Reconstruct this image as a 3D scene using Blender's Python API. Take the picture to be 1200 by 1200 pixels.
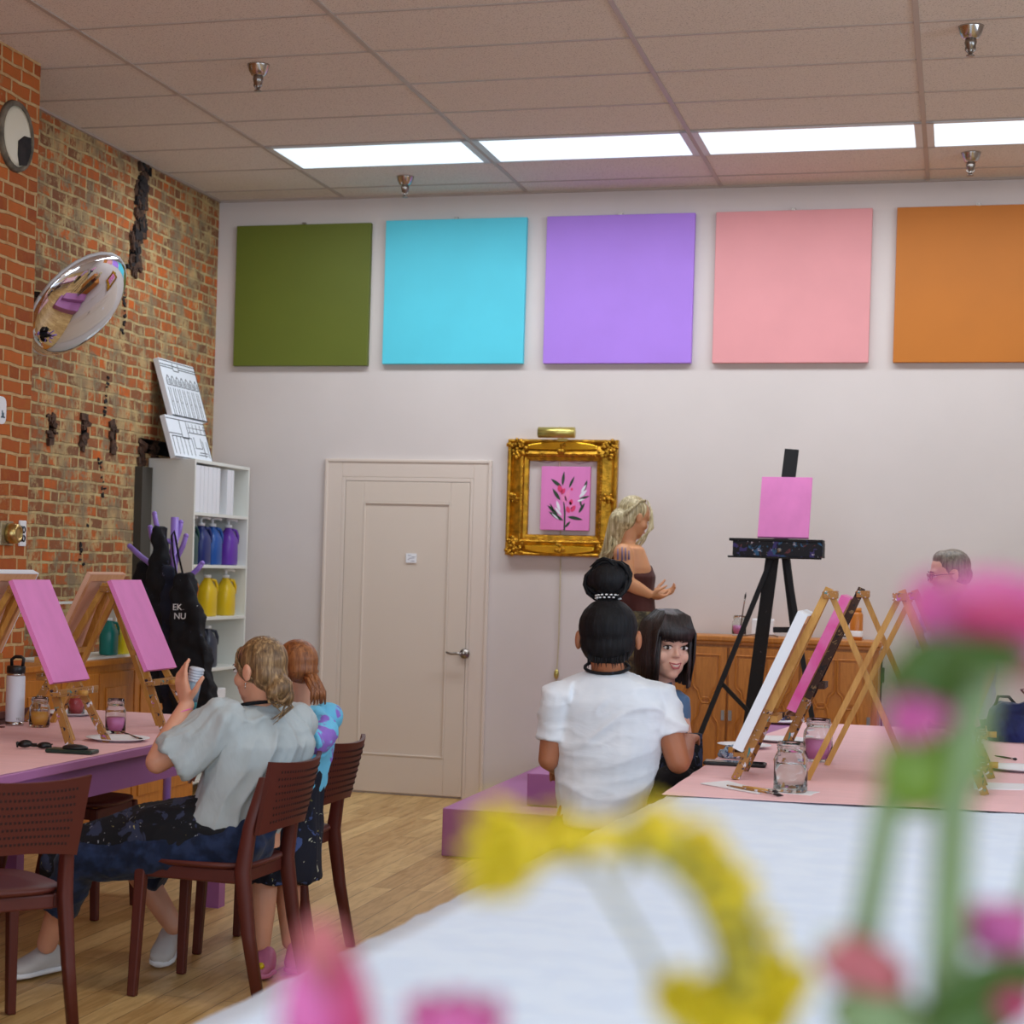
import bpy, bmesh, math, random
from mathutils import Vector, Matrix, Quaternion, noise as mnoise
random.seed(7)
scn = bpy.context.scene
for o in list(bpy.data.objects): bpy.data.objects.remove(o)
COL = scn.collection
PI = math.pi

# ------------------------------------------------------------------ camera
FPX, CX, CY, ROLL, PSI, CAMH = 2242.0, 433.0, 662.0, 0.0293, 0.298, 1.476
CF = Vector((-math.sin(PSI), math.cos(PSI), 0)); CR = Vector((math.cos(PSI), math.sin(PSI), 0)); CU = Vector((0, 0, 1))
CAM = Vector((0, 0, CAMH))
ax_x = CR * math.cos(ROLL) + CU * math.sin(ROLL)
ax_y = CU * math.cos(ROLL) - CR * math.sin(ROLL)
ax_z = -CF
cd = bpy.data.cameras.new('camera'); camo = bpy.data.objects.new('camera', cd); COL.objects.link(camo)
M = Matrix((ax_x, ax_y, ax_z)).transposed().to_4x4(); M.translation = CAM
camo.matrix_world = M
cd.sensor_width = 36; cd.sensor_fit = 'HORIZONTAL'; cd.lens = 36 * FPX / 1200
cd.shift_x = (600 - CX) / 1200; cd.shift_y = (CY - 600) / 1200
cd.clip_start = 0.05
cd.dof.use_dof = True; cd.dof.focus_distance = 7.6; cd.dof.aperture_fstop = 5.0
scn.camera = camo

# ------------------------------------------------------------------ world, lights, exposure
w = bpy.data.worlds.new('world'); scn.world = w; w.use_nodes = True
w.node_tree.nodes['Background'].inputs[0].default_value = (0.62, 0.78, 1.0, 1)
w.node_tree.nodes['Background'].inputs[1].default_value = 0.9
vs = scn.view_settings
vs.view_transform = 'Standard'; vs.look = 'None'; vs.gamma = 1.0; vs.exposure = 0.0; vs.use_curve_mapping = False

def area(name, loc, direction, sx, sy, power, col):
    l = bpy.data.lights.new(name, 'AREA'); l.shape = 'RECTANGLE'; l.size = sx; l.size_y = sy
    l.energy = power; l.color = col
    o = bpy.data.objects.new(name, l); COL.objects.link(o); o.location = loc
    o.rotation_euler = Vector(direction).to_track_quat('-Z', 'Y').to_euler()
    return o
# daylight through the shop windows behind the camera, and the ceiling fluorescents nearer the camera
area('window_daylight', (0.2, -2.7, 1.8), (0, 1, 0.1), 6.5, 2.4, 175, (0.66, 0.83, 1.0))
area('window_daylight', (4.3, 4.6, 2.3), (-1, 0, -0.35), 5.0, 2.2, 225, (0.62, 0.81, 1.0))
area('ceiling_lamp_light', (-1.5, 10.62, 3.83), (0, 0, -1), 5.4, 0.5, 80, (0.86, 0.93, 1.0))
area('ceiling_lamp_light', (-0.9, 5.4, 3.83), (0, 0, -1), 3.6, 0.6, 30, (1.0, 0.93, 0.86))
area('ceiling_lamp_light', (-0.9, 1.0, 3.83), (0, 0, -1), 3.6, 0.6, 45, (0.9, 0.95, 1.0))

# ------------------------------------------------------------------ pixel helpers (a photo pixel met with a plane of the room)
def ray(px, py):
    u = px - CX; v = -(py - CY)
    X = u * math.cos(ROLL) - v * math.sin(ROLL); Z = u * math.sin(ROLL) + v * math.cos(ROLL)
    return CF * FPX + CR * X + CU * Z
def Pd(px, py, d): return CAM + ray(px, py) * (d / FPX)
def Pz(px, py, z): q = ray(px, py); return CAM + q * ((z - CAMH) / q.z)
def Py(px, py, y): q = ray(px, py); return CAM + q * (y / q.y)
def Px(px, py, x): q = ray(px, py); return CAM + q * (x / q.x)

# ------------------------------------------------------------------ materials
def lin(c):
    return tuple(((x / 12.92) if x <= 0.04045 else ((x + 0.055) / 1.055) ** 2.4) for x in c)
def rgb(r, g, b): return lin((r / 255, g / 255, b / 255)) + (1,)
def newmat(name):
    m = bpy.data.materials.new(name); m.use_nodes = True
    nt = m.node_tree; return m, nt, nt.nodes['Principled BSDF']
def N(nt, t, **kw):
    n = nt.nodes.new(t)
    for k, v in kw.items():
        if k in n.inputs.keys(): n.inputs[k].default_value = v
        else: setattr(n, k, v)
    return n
def coords(nt, scale=(1, 1, 1), rot=(0, 0, 0), kind='Object'):
    tc = nt.nodes.new('ShaderNodeTexCoord'); mp = nt.nodes.new('ShaderNodeMapping')
    mp.inputs['Scale'].default_value = scale; mp.inputs['Rotation'].default_value = rot
    nt.links.new(tc.outputs[kind], mp.inputs[0]); return mp.outputs[0]
def ramp(nt, fac, stops):
    r = nt.nodes.new('ShaderNodeValToRGB'); e = r.color_ramp.elements
    while len(e) < len(stops): e.new(0.5)
    for el, (p, c) in zip(e, stops): el.position = p; el.color = c
    nt.links.new(fac, r.inputs[0]); return r.outputs[0]
def mix(nt, fac, a, b, mode='MIX'):
    m = nt.nodes.new('ShaderNodeMixRGB'); m.blend_type = mode
    for i, s in enumerate((fac, a, b)):
        if hasattr(s, 'node'): nt.links.new(s, m.inputs[i])
        else: m.inputs[i].default_value = s
    return m.outputs[0]
def bump(nt, b, h, strength=0.3, dist=0.01):
    n = nt.nodes.new('ShaderNodeBump'); n.inputs['Strength'].default_value = strength; n.inputs['Distance'].default_value = dist
    nt.links.new(h, n.inputs['Height']); nt.links.new(n.outputs[0], b.inputs['Normal'])
def mat(name, col, rough=0.6, metal=0.0, var=0.0, vs=8.0, bmp=0.0, bs=60.0, bdist=0.004, spec=0.5, stretch=(1, 1, 1), sss=0, coat=0, col2=None, trans=0):
    m, nt, b = newmat(name)
    c = rgb(*col); b.inputs['Base Color'].default_value = c
    b.inputs['Roughness'].default_value = rough; b.inputs['Metallic'].default_value = metal
    b.inputs['Specular IOR Level'].default_value = spec
    if coat: b.inputs['Coat Weight'].default_value = coat
    if trans: b.inputs['Transmission Weight'].default_value = trans
    if sss:
        b.inputs['Subsurface Weight'].default_value = sss; b.inputs['Subsurface Radius'].default_value = (0.02, 0.008, 0.005); b.inputs['Subsurface Scale'].default_value = 0.5
    if var or col2:
        v = coords(nt, stretch); n = N(nt, 'ShaderNodeTexNoise', Scale=vs, Detail=5.0)
        nt.links.new(v, n.inputs['Vector'])
        k = 1 - var; c1 = (c[0] * k, c[1] * k, c[2] * k, 1); c2 = rgb(*col2) if col2 else tuple(min(1, x * (1 + var)) for x in c[:3]) + (1,)
        nt.links.new(ramp(nt, n.outputs['Fac'], [(0.35, c1), (0.65, c2)]), b.inputs['Base Color'])
    if bmp:
        v = coords(nt, stretch); n = N(nt, 'ShaderNodeTexNoise', Scale=bs, Detail=4.0)
        nt.links.new(v, n.inputs['Vector']); bump(nt, b, n.outputs['Fac'], bmp, bdist)
    return m
def spatter(name, base, cols, rough=0.7, scale=30, thr=0.62, metal=0):
    """cloth or wood carrying dabs of dried paint"""
    m, nt, b = newmat(name); v = coords(nt); b.inputs['Roughness'].default_value = rough
    cur = rgb(*base)
    for i, (c, sc, th) in enumerate(cols):
        n = N(nt, 'ShaderNodeTexNoise', Scale=scale * sc, Detail=3.0, Roughness=0.65, Distortion=0.6)
        mp = coords(nt); add = nt.nodes.new('ShaderNodeVectorMath'); add.operation = 'ADD'; add.inputs[1].default_value = (i * 7.3, i * 3.1, i * 5.7)
        nt.links.new(mp, add.inputs[0]); nt.links.new(add.outputs[0], n.inputs['Vector'])
        f = ramp(nt, n.outputs['Fac'], [(th, (0, 0, 0, 1)), (th + 0.03, (1, 1, 1, 1))])
        cur = mix(nt, f, cur, rgb(*c))
    nt.links.new(cur, b.inputs['Base Color'])
    return m
def emis(name, col, s):
    m, nt, b = newmat(name); b.inputs['Base Color'].default_value = (0.8, 0.8, 0.8, 1)
    b.inputs['Emission Color'].default_value = rgb(*col); b.inputs['Emission Strength'].default_value = s
    return m
def glass(name, tint=(245, 250, 250)):
    m, nt, b = newmat(name); b.inputs['Base Color'].default_value = rgb(*tint)
    b.inputs['Transmission Weight'].default_value = 1; b.inputs['Roughness'].default_value = 0.02; b.inputs['IOR'].default_value = 1.3
    return m

def brick_mat(name, c1, c2, mortar, smear, smear_amt, dark, bw=.195, rh=.0705, ssc=3.2):
    m, nt, b = newmat(name)
    tc = nt.nodes.new('ShaderNodeTexCoord'); sep = nt.nodes.new('ShaderNodeSeparateXYZ'); com = nt.nodes.new('ShaderNodeCombineXYZ')
    nt.links.new(tc.outputs['Object'], sep.inputs[0])
    ad = nt.nodes.new('ShaderNodeMath'); ad.operation = 'ADD'
    nt.links.new(sep.outputs['Y'], ad.inputs[0]); nt.links.new(sep.outputs['X'], ad.inputs[1])
    nt.links.new(ad.outputs[0], com.inputs['X']); nt.links.new(sep.outputs['Z'], com.inputs['Y'])
    # uneven courses
    nz = N(nt, 'ShaderNodeTexNoise', Scale=5.0, Detail=4.0); nt.links.new(tc.outputs['Object'], nz.inputs['Vector'])
    sc = nt.nodes.new('ShaderNodeVectorMath'); sc.operation = 'MULTIPLY_ADD'; sc.inputs[1].default_value = (0.03, 0.03, 0)
    nt.links.new(nz.outputs['Color'], sc.inputs[0]); nt.links.new(com.outputs[0], sc.inputs[2])
    br = nt.nodes.new('ShaderNodeTexBrick'); br.offset = 0.5; br.squash = 0.55; br.squash_frequency = 3
    br.inputs['Scale'].default_value = 1.0; br.inputs['Brick Width'].default_value = bw; br.inputs['Row Height'].default_value = rh
    br.inputs['Mortar Size'].default_value = 0.009; br.inputs['Mortar Smooth'].default_value = 0.25; br.inputs['Bias'].default_value = 0.0
    br.inputs['Color1'].default_value = rgb(*c1); br.inputs['Color2'].default_value = rgb(*c2); br.inputs['Mortar'].default_value = rgb(*mortar)
    nt.links.new(sc.outputs[0], br.inputs['Vector'])
    # blotches inside bricks
    n2 = N(nt, 'ShaderNodeTexNoise', Scale=14.0, Detail=6.0, Roughness=0.7); nt.links.new(tc.outputs['Object'], n2.inputs['Vector'])
    blot = mix(nt, ramp(nt, n2.outputs['Fac'], [(0.42, (0, 0, 0, 1)), (0.72, (0.75, 0.75, 0.75, 1))]), br.outputs['Color'], rgb(*dark))
    # mortar smeared over faces
    n3 = N(nt, 'ShaderNodeTexNoise', Scale=ssc, Detail=9.0, Roughness=0.74, Distortion=0.3); nt.links.new(tc.outputs['Object'], n3.inputs['Vector'])
    n3b = N(nt, 'ShaderNodeTexNoise', Scale=30, Detail=4.0, Roughness=0.7); nt.links.new(tc.outputs['Object'], n3b.inputs['Vector'])
    mm = nt.nodes.new('ShaderNodeMath'); mm.operation = 'MULTIPLY_ADD'; mm.inputs[1].default_value = 0.35
    nt.links.new(n3b.outputs['Fac'], mm.inputs[0]); nt.links.new(n3.outputs['Fac'], mm.inputs[2])
    f = ramp(nt, mm.outputs[0], [(smear_amt, (0, 0, 0, 1)), (smear_amt + 0.07, (0.85, 0.85, 0.85, 1))])
    n4 = N(nt, 'ShaderNodeTexNoise', Scale=7.0, Detail=5.0); nt.links.new(tc.outputs['Object'], n4.inputs['Vector'])
    smc = ramp(nt, n4.outputs['Fac'], [(0.35, rgb(*smear[0])), (0.6, rgb(*smear[1]))])
    out = mix(nt, f, blot, smc)
    nt.links.new(out, b.inputs['Base Color']); b.inputs['Roughness'].default_value = 0.9; b.inputs['Specular IOR Level'].default_value = 0.2
    inv = nt.nodes.new('ShaderNodeMath'); inv.operation = 'SUBTRACT'; inv.inputs[0].default_value = 1.0; nt.links.new(br.outputs['Fac'], inv.inputs[1])
    hh = nt.nodes.new('ShaderNodeMath'); hh.operation = 'MULTIPLY_ADD'; hh.inputs[1].default_value = 0.6
    nt.links.new(n2.outputs['Fac'], hh.inputs[0]); nt.links.new(inv.outputs[0], hh.inputs[2])
    bump(nt, b, hh.outputs[0], 0.9, 0.012)
    return m

def floor_mat():
    m, nt, b = newmat('oak_planks')
    v = coords(nt, rot=(0, 0, PI / 2))
    br = nt.nodes.new('ShaderNodeTexBrick'); br.offset = 0.37; br.offset_frequency = 2
    br.inputs['Scale'].default_value = 1; br.inputs['Brick Width'].default_value = 1.2; br.inputs['Row Height'].default_value = 0.11
    br.inputs['Mortar Size'].default_value = 0.002; br.inputs['Mortar Smooth'].default_value = 0.1
    br.inputs['Color1'].default_value = rgb(226, 190, 126); br.inputs['Color2'].default_value = rgb(184, 142, 82); br.inputs['Mortar'].default_value = rgb(120, 86, 48)
    nt.links.new(v, br.inputs['Vector'])
    g = N(nt, 'ShaderNodeTexNoise', Scale=3.0, Detail=4.0, Roughness=0.6, Distortion=0.8); nt.links.new(coords(nt, (9, 1, 1)), g.inputs['Vector'])
    gr = ramp(nt, g.outputs['Fac'], [(0.38, rgb(150, 108, 56)), (0.58, rgb(230, 196, 138))])
    out = mix(nt, 0.3, br.outputs['Color'], gr)
    nt.links.new(out, b.inputs['Base Color']); b.inputs['Roughness'].default_value = 0.42
    return m

def ceil_mat():
    m, nt, b = newmat('ceiling_tile')
    n = N(nt, 'ShaderNodeTexNoise', Scale=130.0, Detail=3.0, Roughness=0.7); nt.links.new(coords(nt), n.inputs['Vector'])
    nt.links.new(ramp(nt, n.outputs['Fac'], [(0.34, rgb(180, 168, 158)), (0.46, rgb(226, 216, 206))]), b.inputs['Base Color'])
    b.inputs['Roughness'].default_value = 0.95; bump(nt, b, n.outputs['Fac'], 0.3, 0.004); return m

def wood(name, c1, c2, rough=0.45, stretch=(8, 8, 1), scale=5):
    m, nt, b = newmat(name)
    n = N(nt, 'ShaderNodeTexNoise', Scale=scale, Detail=6.0, Roughness=0.6, Distortion=1.2); nt.links.new(coords(nt, stretch), n.inputs['Vector'])
    nt.links.new(ramp(nt, n.outputs['Fac'], [(0.3, rgb(*c1)), (0.7, rgb(*c2))]), b.inputs['Base Color']); b.inputs['Roughness'].default_value = rough
    bump(nt, b, n.outputs['Fac'], 0.1, 0.003); return m

def hair_mat(name, c1, c2, c3, stretch=(60, 60, 4)):
    m, nt, b = newmat(name)
    n = N(nt, 'ShaderNodeTexNoise', Scale=1.6, Detail=5.0, Roughness=0.6, Distortion=0.4); nt.links.new(coords(nt, stretch), n.inputs['Vector'])
    nt.links.new(ramp(nt, n.outputs['Fac'], [(0.3, rgb(*c1)), (0.5, rgb(*c2)), (0.68, rgb(*c3))]), b.inputs['Base Color'])
    b.inputs['Roughness'].default_value = 0.42; bump(nt, b, n.outputs['Fac'], 0.6, 0.006); return m

def cloth_mat(name, c1, c2=None, scale=9, bstr=0.5, bdist=0.03, wrinkle=5.0, stretch=(1, 1, 1), rough=0.85):
    m, nt, b = newmat(name)
    n = N(nt, 'ShaderNodeTexNoise', Scale=scale, Detail=4.0); nt.links.new(coords(nt), n.inputs['Vector'])
    c2 = c2 or tuple(max(0, x - 8) for x in c1)
    nt.links.new(ramp(nt, n.outputs['Fac'], [(0.4, rgb(*c2)), (0.6, rgb(*c1))]), b.inputs['Base Color'])
    b.inputs['Roughness'].default_value = rough; b.inputs['Specular IOR Level'].default_value = 0.2; b.inputs['Sheen Weight'].default_value = 0.15
    wv = N(nt, 'ShaderNodeTexNoise', Scale=wrinkle, Detail=2.5, Roughness=0.5, Distortion=1.8); nt.links.new(coords(nt, stretch), wv.inputs['Vector'])
    bump(nt, b, wv.outputs['Fac'], bstr, bdist); return m

MT = {}
MT['wall'] = mat('pale_pink_wall_paint', (216, 206, 201), 0.75, var=0.02, vs=2, bmp=0.08, bs=150)
MT['trim'] = mat('cream_gloss_trim', (222, 207, 194), 0.42)
MT['door'] = mat('cream_door_paint', (220, 205, 190), 0.4)
MT['floor'] = floor_mat()
MT['ceil'] = ceil_mat()
MT['tbar'] = mat('ceiling_grid_metal', (182, 168, 158), 0.5)
MT['brick'] = brick_mat('orange_brick', (198, 106, 50), (152, 76, 42), (206, 172, 122), ((196, 160, 110), (160, 116, 72)), 0.79, (176, 104, 48))
MT['brick_old'] = brick_mat('weathered_brick', (206, 104, 46), (124, 84, 62), (200, 178, 128), ((200, 172, 120), (138, 122, 96)), 0.655, (128, 96, 66), .17, .066, 4.6)
MT['charcoal'] = mat('charcoal_dark', (38, 32, 32), 0.95, var=0.4, vs=20)  # near-black, puts the shade inside holes, gaps and cracks into the colour
MT['panel'] = emis('lit_diffuser', (214, 238, 255), 1.15)
MT['white_metal'] = mat('white_metal', (215, 215, 215), 0.4)
MT['chrome'] = mat('chrome', (190, 185, 180), 0.18, 1.0)
MT['nickel'] = mat('satin_nickel', (150, 142, 135), 0.3, 1.0)
MT['brass'] = mat('worn_brass', (196, 170, 110), 0.3, 1.0)
MT['black'] = mat('black_plastic', (22, 22, 24), 0.4)
MT['mirror'] = mat('convex_mirror', (232, 232, 236), 0.03, 1.0)
MT['chair'] = mat('oxblood_plastic', (90, 34, 25), 0.5, bmp=0.05, bs=90)
MT['lilac'] = mat('lilac_paint', (176, 112, 164), 0.5)
MT['lilac2'] = mat('lilac_table_paint', (158, 98, 160), 0.5)
MT['rack'] = mat('lavender_rack_paint', (154, 122, 208), 0.4)
MT['white_cloth'] = cloth_mat('white_cloth', (228, 240, 255), (222, 235, 253), bstr=0.12, bdist=0.015, wrinkle=2.2, stretch=(1, 5, 1))
MT['pink_paper'] = mat('pink_kraft_paper', (244, 196, 198), 0.7, var=0.03, vs=4, bmp=0.12, bs=14, bdist=0.01, stretch=(1, 5, 1))
MT['easel'] = wood('easel_pine', (176, 122, 44), (206, 154, 74), 0.5)
MT['easel_old'] = spatter('paint_marked_pine', (168, 116, 56), [((222, 216, 226), 1.2, 0.6), ((60, 130, 130), 0.8, 0.63), ((40, 34, 54), 1.5, 0.6), ((180, 100, 170), 1.0, 0.66)])
MT['easel_dark'] = spatter('paint_caked_wood', (66, 40, 28), [((150, 120, 80), 1.5, 0.6), ((30, 26, 30), 1.0, 0.55)])
MT['pinkpaint'] = mat('pink_painted_canvas', (228, 130, 194), 0.6, var=0.05, vs=9, bmp=0.1, bs=60, stretch=(1, 1, 0.4))
MT['lav_canvas'] = mat('pale_lilac_canvas', (222, 190, 232), .6)
MT['magenta'] = mat('magenta_painted_canvas', (232, 70, 160), 0.55, col2=(240, 140, 200), vs=7)
MT['canvas_white'] = mat('primed_canvas', (236, 240, 246), 0.8)
MT['canvas_raw'] = mat('raw_canvas', (222, 178, 150), 0.9)
MT['stretcher'] = wood('stretcher_wood', (206, 150, 104), (226, 176, 132), 0.7)
MT['gold'] = mat('antique_gold', (188, 138, 40), 0.32, 0.85, var=0.35, vs=26, bmp=0.6, bs=70, bdist=0.008)
MT['goldlt'] = mat('polished_gold_leaf', (226, 180, 50), 0.25, 0.9, var=0.15, vs=12)
MT['lamp_brass'] = mat('satin_brass_lamp', (205, 190, 110), 0.35, 0.9)
MT['black_wood'] = spatter('black_easel_wood', (18, 18, 22), [((120, 110, 120), 1.3, 0.7), ((60, 70, 140), 0.8, 0.72)])
MT['tray'] = spatter('paint_covered_tray', (22, 24, 32), [((64, 56, 120), 0.4, 0.56), ((110, 56, 60), 0.6, 0.62), ((50, 100, 140), 0.7, 0.60), ((210, 200, 210), 1.2, 0.63)])
MT['credenza'] = wood('honey_oak', (176, 104, 30), (202, 128, 46), 0.4, stretch=(8, 8, 1.2))
MT['shelf'] = mat('white_laminate', (226, 226, 218), 0.5)
MT['glass'] = glass('clear_glass')
MT['water'] = glass('water', (236, 240, 236))
MT['pinkwater'] = mat('pink_paint_water', (240, 140, 200), 0.25)
MT['orangewater'] = mat('orange_paint_water', (236, 160, 60), 0.25)
MT['redwater'] = mat('red_paint_water', (226, 90, 96), 0.25)
MT['paper_white'] = mat('white_paper', (240, 240, 242), 0.6)
MT['apron'] = spatter('black_apron_cloth', (15, 16, 22), [((60, 64, 84), 1.2, 0.66), ((150, 150, 160), 2.4, 0.72)], 0.9, 18)
MT['apron2'] = spatter('paint_spattered_apron', (14, 15, 22), [((52, 58, 84), 0.7, 0.56), ((170, 172, 180), 2.2, 0.66), ((190, 180, 110), 1.8, 0.7)], 0.9, 20)
MT['skin1'] = mat('fair_skin', (222, 160, 130), 0.5, sss=0.12, var=0.04, vs=10)
MT['skin2'] = mat('tan_skin', (176, 112, 78), 0.5, sss=0.12, var=0.04, vs=10)
MT['skin3'] = mat('light_warm_skin', (232, 182, 160), 0.48, sss=0.12, var=0.03, vs=10)
MT['skin4'] = mat('golden_skin', (206, 146, 104), 0.5, sss=0.12, var=0.03, vs=10)
MT['greyshirt'] = cloth_mat('grey_jersey', (182, 190, 192), (174, 181, 182), bstr=0.15, bdist=0.02, wrinkle=9, stretch=(2.2, 1, 0.8))
MT['whiteshirt'] = cloth_mat('white_jersey', (236, 240, 246), (226, 232, 240), bstr=0.12, bdist=0.015, wrinkle=6, stretch=(1, 1, 2.6))
MT['denim'] = cloth_mat('dark_denim', (38, 52, 84), (22, 32, 56), scale=22, bstr=0.3, bdist=0.02)
MT['darkcloth'] = cloth_mat('black_cloth', (22, 24, 34), (14, 15, 22), bstr=0.3, bdist=0.02)
MT['navy'] = cloth_mat('navy_nylon', (38, 48, 104), (26, 32, 76), bstr=0.5, bdist=0.03, rough=0.5)
MT['brown_top'] = cloth_mat('brown_knit', (78, 42, 38), bstr=0.2, bdist=0.01)
MT['lav_shirt'] = cloth_mat('pale_lilac_shirt', (214, 186, 226), bstr=0.3, bdist=0.02)
MT['hair_blond'] = hair_mat('dark_blond_hair', (70, 50, 32), (122, 92, 58), (186, 152, 106))
MT['hair_red'] = hair_mat('auburn_hair', (92, 48, 24), (142, 84, 42), (170, 108, 60))
MT['hair_black'] = hair_mat('black_hair', (8, 8, 11), (13, 13, 17), (26, 26, 32))
MT['hair_black'].node_tree.nodes['Principled BSDF'].inputs['Roughness'].default_value = 0.62; MT['hair_black'].node_tree.nodes['Principled BSDF'].inputs['Specular IOR Level'].default_value = 0.25
MT['hair_dark'] = hair_mat('dark_brown_hair', (22, 16, 16), (36, 27, 27), (62, 48, 48))
MT['hair_light'] = hair_mat('highlighted_hair', (104, 88, 58), (176, 158, 116), (226, 214, 176))
MT['hair_grey'] = hair_mat('grey_hair', (84, 76, 66), (122, 112, 100), (150, 140, 126))
MT['eye'] = mat('eye_white', (232, 226, 222), 0.2); MT['iris'] = mat('dark_iris', (36, 22, 18), 0.15)
MT['lips'] = mat('rose_lips', (188, 96, 98), 0.4); MT['teeth'] = mat('teeth', (236, 230, 222), 0.3)
MT['brow'] = mat('dark_brow', (54, 38, 34), 0.7)
MT['leaf'] = mat('leaf_green', (92, 118, 22), 0.5, var=0.2, vs=20, sss=0.1)
MT['leaf_dark'] = mat('deep_leaf_green', (58, 86, 10), 0.5, var=0.15, vs=20)
MT['stem'] = mat('pale_stem_green', (116, 134, 88), 0.5, var=0.08, vs=20)
MT['petal_pink'] = mat('pink_petal', (194, 84, 144), 0.5, var=0.12, vs=30, sss=0.15)
MT['petal_deep'] = mat('magenta_petal', (166, 38, 88), 0.5, var=0.15, vs=30, sss=0.15)
MT['petal_rose'] = mat('dusty_rose_petal', (178, 92, 96), 0.5, var=0.1, vs=30)
MT['petal_yellow'] = mat('yellow_petal', (216, 186, 16), 0.5, var=0.08, vs=30, sss=0.1)
MT['petal_pale'] = mat('pale_petal', (176, 180, 160), 0.5, var=0.05, vs=30)
MT['olive'] = mat('olive_sprig_green', (132, 120, 12), 0.5, var=0.1, vs=30)

# ------------------------------------------------------------------ mesh building
class MB:
    def __init__(s): s.v = []; s.f = []
    def add(s, vs, fs):
        n = len(s.v); s.v += [Vector(v) for v in vs]; s.f += [tuple(i + n for i in f) for f in fs]; return s
    def box(s, lo, hi):
        x0, y0, z0 = lo; x1, y1, z1 = hi
        return s.add([(x0, y0, z0), (x1, y0, z0), (x1, y1, z0), (x0, y1, z0), (x0, y0, z1), (x1, y0, z1), (x1, y1, z1), (x0, y1, z1)],
                     [(0, 3, 2, 1), (4, 5, 6, 7), (0, 1, 5, 4), (1, 2, 6, 5), (2, 3, 7, 6), (3, 0, 4, 7)])
    def obox(s, c, ax, ay, az, hx, hy, hz):
        c = Vector(c); ax, ay, az = Vector(ax).normalized() * hx, Vector(ay).normalized() * hy, Vector(az).normalized() * hz
        v = [c + ax * i + ay * j + az * k for k in (-1, 1) for j in (-1, 1) for i in (-1, 1)]
        return s.add(v, [(0, 2, 3, 1), (4, 5, 7, 6), (0, 1, 5, 4), (1, 3, 7, 5), (3, 2, 6, 7), (2, 0, 4, 6)])
    def beam(s, a, b, w, h, up=(0, 0, 1), w2=None, h2=None):
        a, b = Vector(a), Vector(b); d = (b - a).normalized(); up = Vector(up)
        if abs(d.dot(up.normalized())) > 0.98: up = Vector((0, 1, 0))
        x = d.cross(up).normalized(); y = x.cross(d).normalized(); w2 = w2 or w; h2 = h2 or h
        v = [a + x * (w / 2 * i) + y * (h / 2 * j) for i, j in ((-1, -1), (1, -1), (1, 1), (-1, 1))] + [b + x * (w2 / 2 * i) + y * (h2 / 2 * j) for i, j in ((-1, -1), (1, -1), (1, 1), (-1, 1))]
        return s.add(v, [(3, 2, 1, 0), (4, 5, 6, 7), (0, 1, 5, 4), (1, 2, 6, 5), (2, 3, 7, 6), (3, 0, 4, 7)])
    def loft(s, rings, n=20, p=2.0):
        """rings: (centre, axis a, axis b) with super-ellipse sections"""
        base = len(s.v); m = len(rings)
        for c, a, b in rings:
            c, a, b = Vector(c), Vector(a), Vector(b)
            for k in range(n):
                t = 2 * PI * k / n; ct, st = math.cos(t), math.sin(t)
                x = math.copysign(abs(ct) ** (2 / p), ct); y = math.copysign(abs(st) ** (2 / p), st)
                s.v.append(c + a * x + b * y)
        for i in range(m - 1):
            for k in range(n):
                a0 = base + i * n + k; a1 = base + i * n + (k + 1) % n
                s.f.append((a0, a1, a1 + n, a0 + n))
        s.f.append(tuple(base + k for k in reversed(range(n)))); s.f.append(tuple(base + (m - 1) * n + k for k in range(n)))
        return s
    def tube(s, pts, r, n=8, flat=1.0):
        pts = [Vector(p) for p in pts]; rs = r if isinstance(r, (list, tuple)) else [r] * len(pts)
        rings = []; prev = None
        for i, p in enumerate(pts):
            d = (pts[min(i + 1, len(pts) - 1)] - pts[max(i - 1, 0)]).normalized()
            if prev is None:
                ref = Vector((0, 0, 1)) if abs(d.z) < 0.9 else Vector((0, 1, 0)); x = d.cross(ref).normalized()
            else: x = (prev - d * prev.dot(d)).normalized()
            prev = x; y = d.cross(x); rings.append((p, x * rs[i], y * rs[i] * flat))
        return s.loft(rings, n)
    def cyl(s, a, b, r, r2=None, n=20): return s.tube([a, b], [r, r if r2 is None else r2], n)
    def sph(s, c, r, rot=None, nu=16, nv=10):
        c = Vector(c); r = (r, r, r) if not isinstance(r, (tuple, list)) else r
        base = len(s.v); R = rot or Matrix.Identity(3)
        s.v.append(c + R @ Vector((0, 0, -r[2])))
        for i in range(1, nv):
            t = -PI / 2 + PI * i / nv
            for k in range(nu):
                a = 2 * PI * k / nu
                s.v.append(c + R @ Vector((r[0] * math.cos(t) * math.cos(a), r[1] * math.cos(t) * math.sin(a), r[2] * math.sin(t))))
        s.v.append(c + R @ Vector((0, 0, r[2]))); top = len(s.v) - 1
        for k in range(nu): s.f.append((base, base + 1 + (k + 1) % nu, base + 1 + k))
        for i in range(nv - 2):
            for k in range(nu):
                a0 = base + 1 + i * nu + k; a1 = base + 1 + i * nu + (k + 1) % nu
                s.f.append((a0, a1, a1 + nu, a0 + nu))
        b2 = base + 1 + (nv - 2) * nu
        for k in range(nu): s.f.append((b2 + k, b2 + (k + 1) % nu, top))
        return s
    def lathe(s, c, prof, n=28, ax=(0, 0, 1)):
        ax = Vector(ax).normalized(); ref = Vector((1, 0, 0)) if abs(ax.x) < 0.9 else Vector((0, 1, 0))
        x = ref - ax * ref.dot(ax); x.normalize(); y = ax.cross(x); c = Vector(c)
        return s.loft([(c + ax * h, x * max(r, 1e-4), y * max(r, 1e-4)) for r, h in prof], n)
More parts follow.
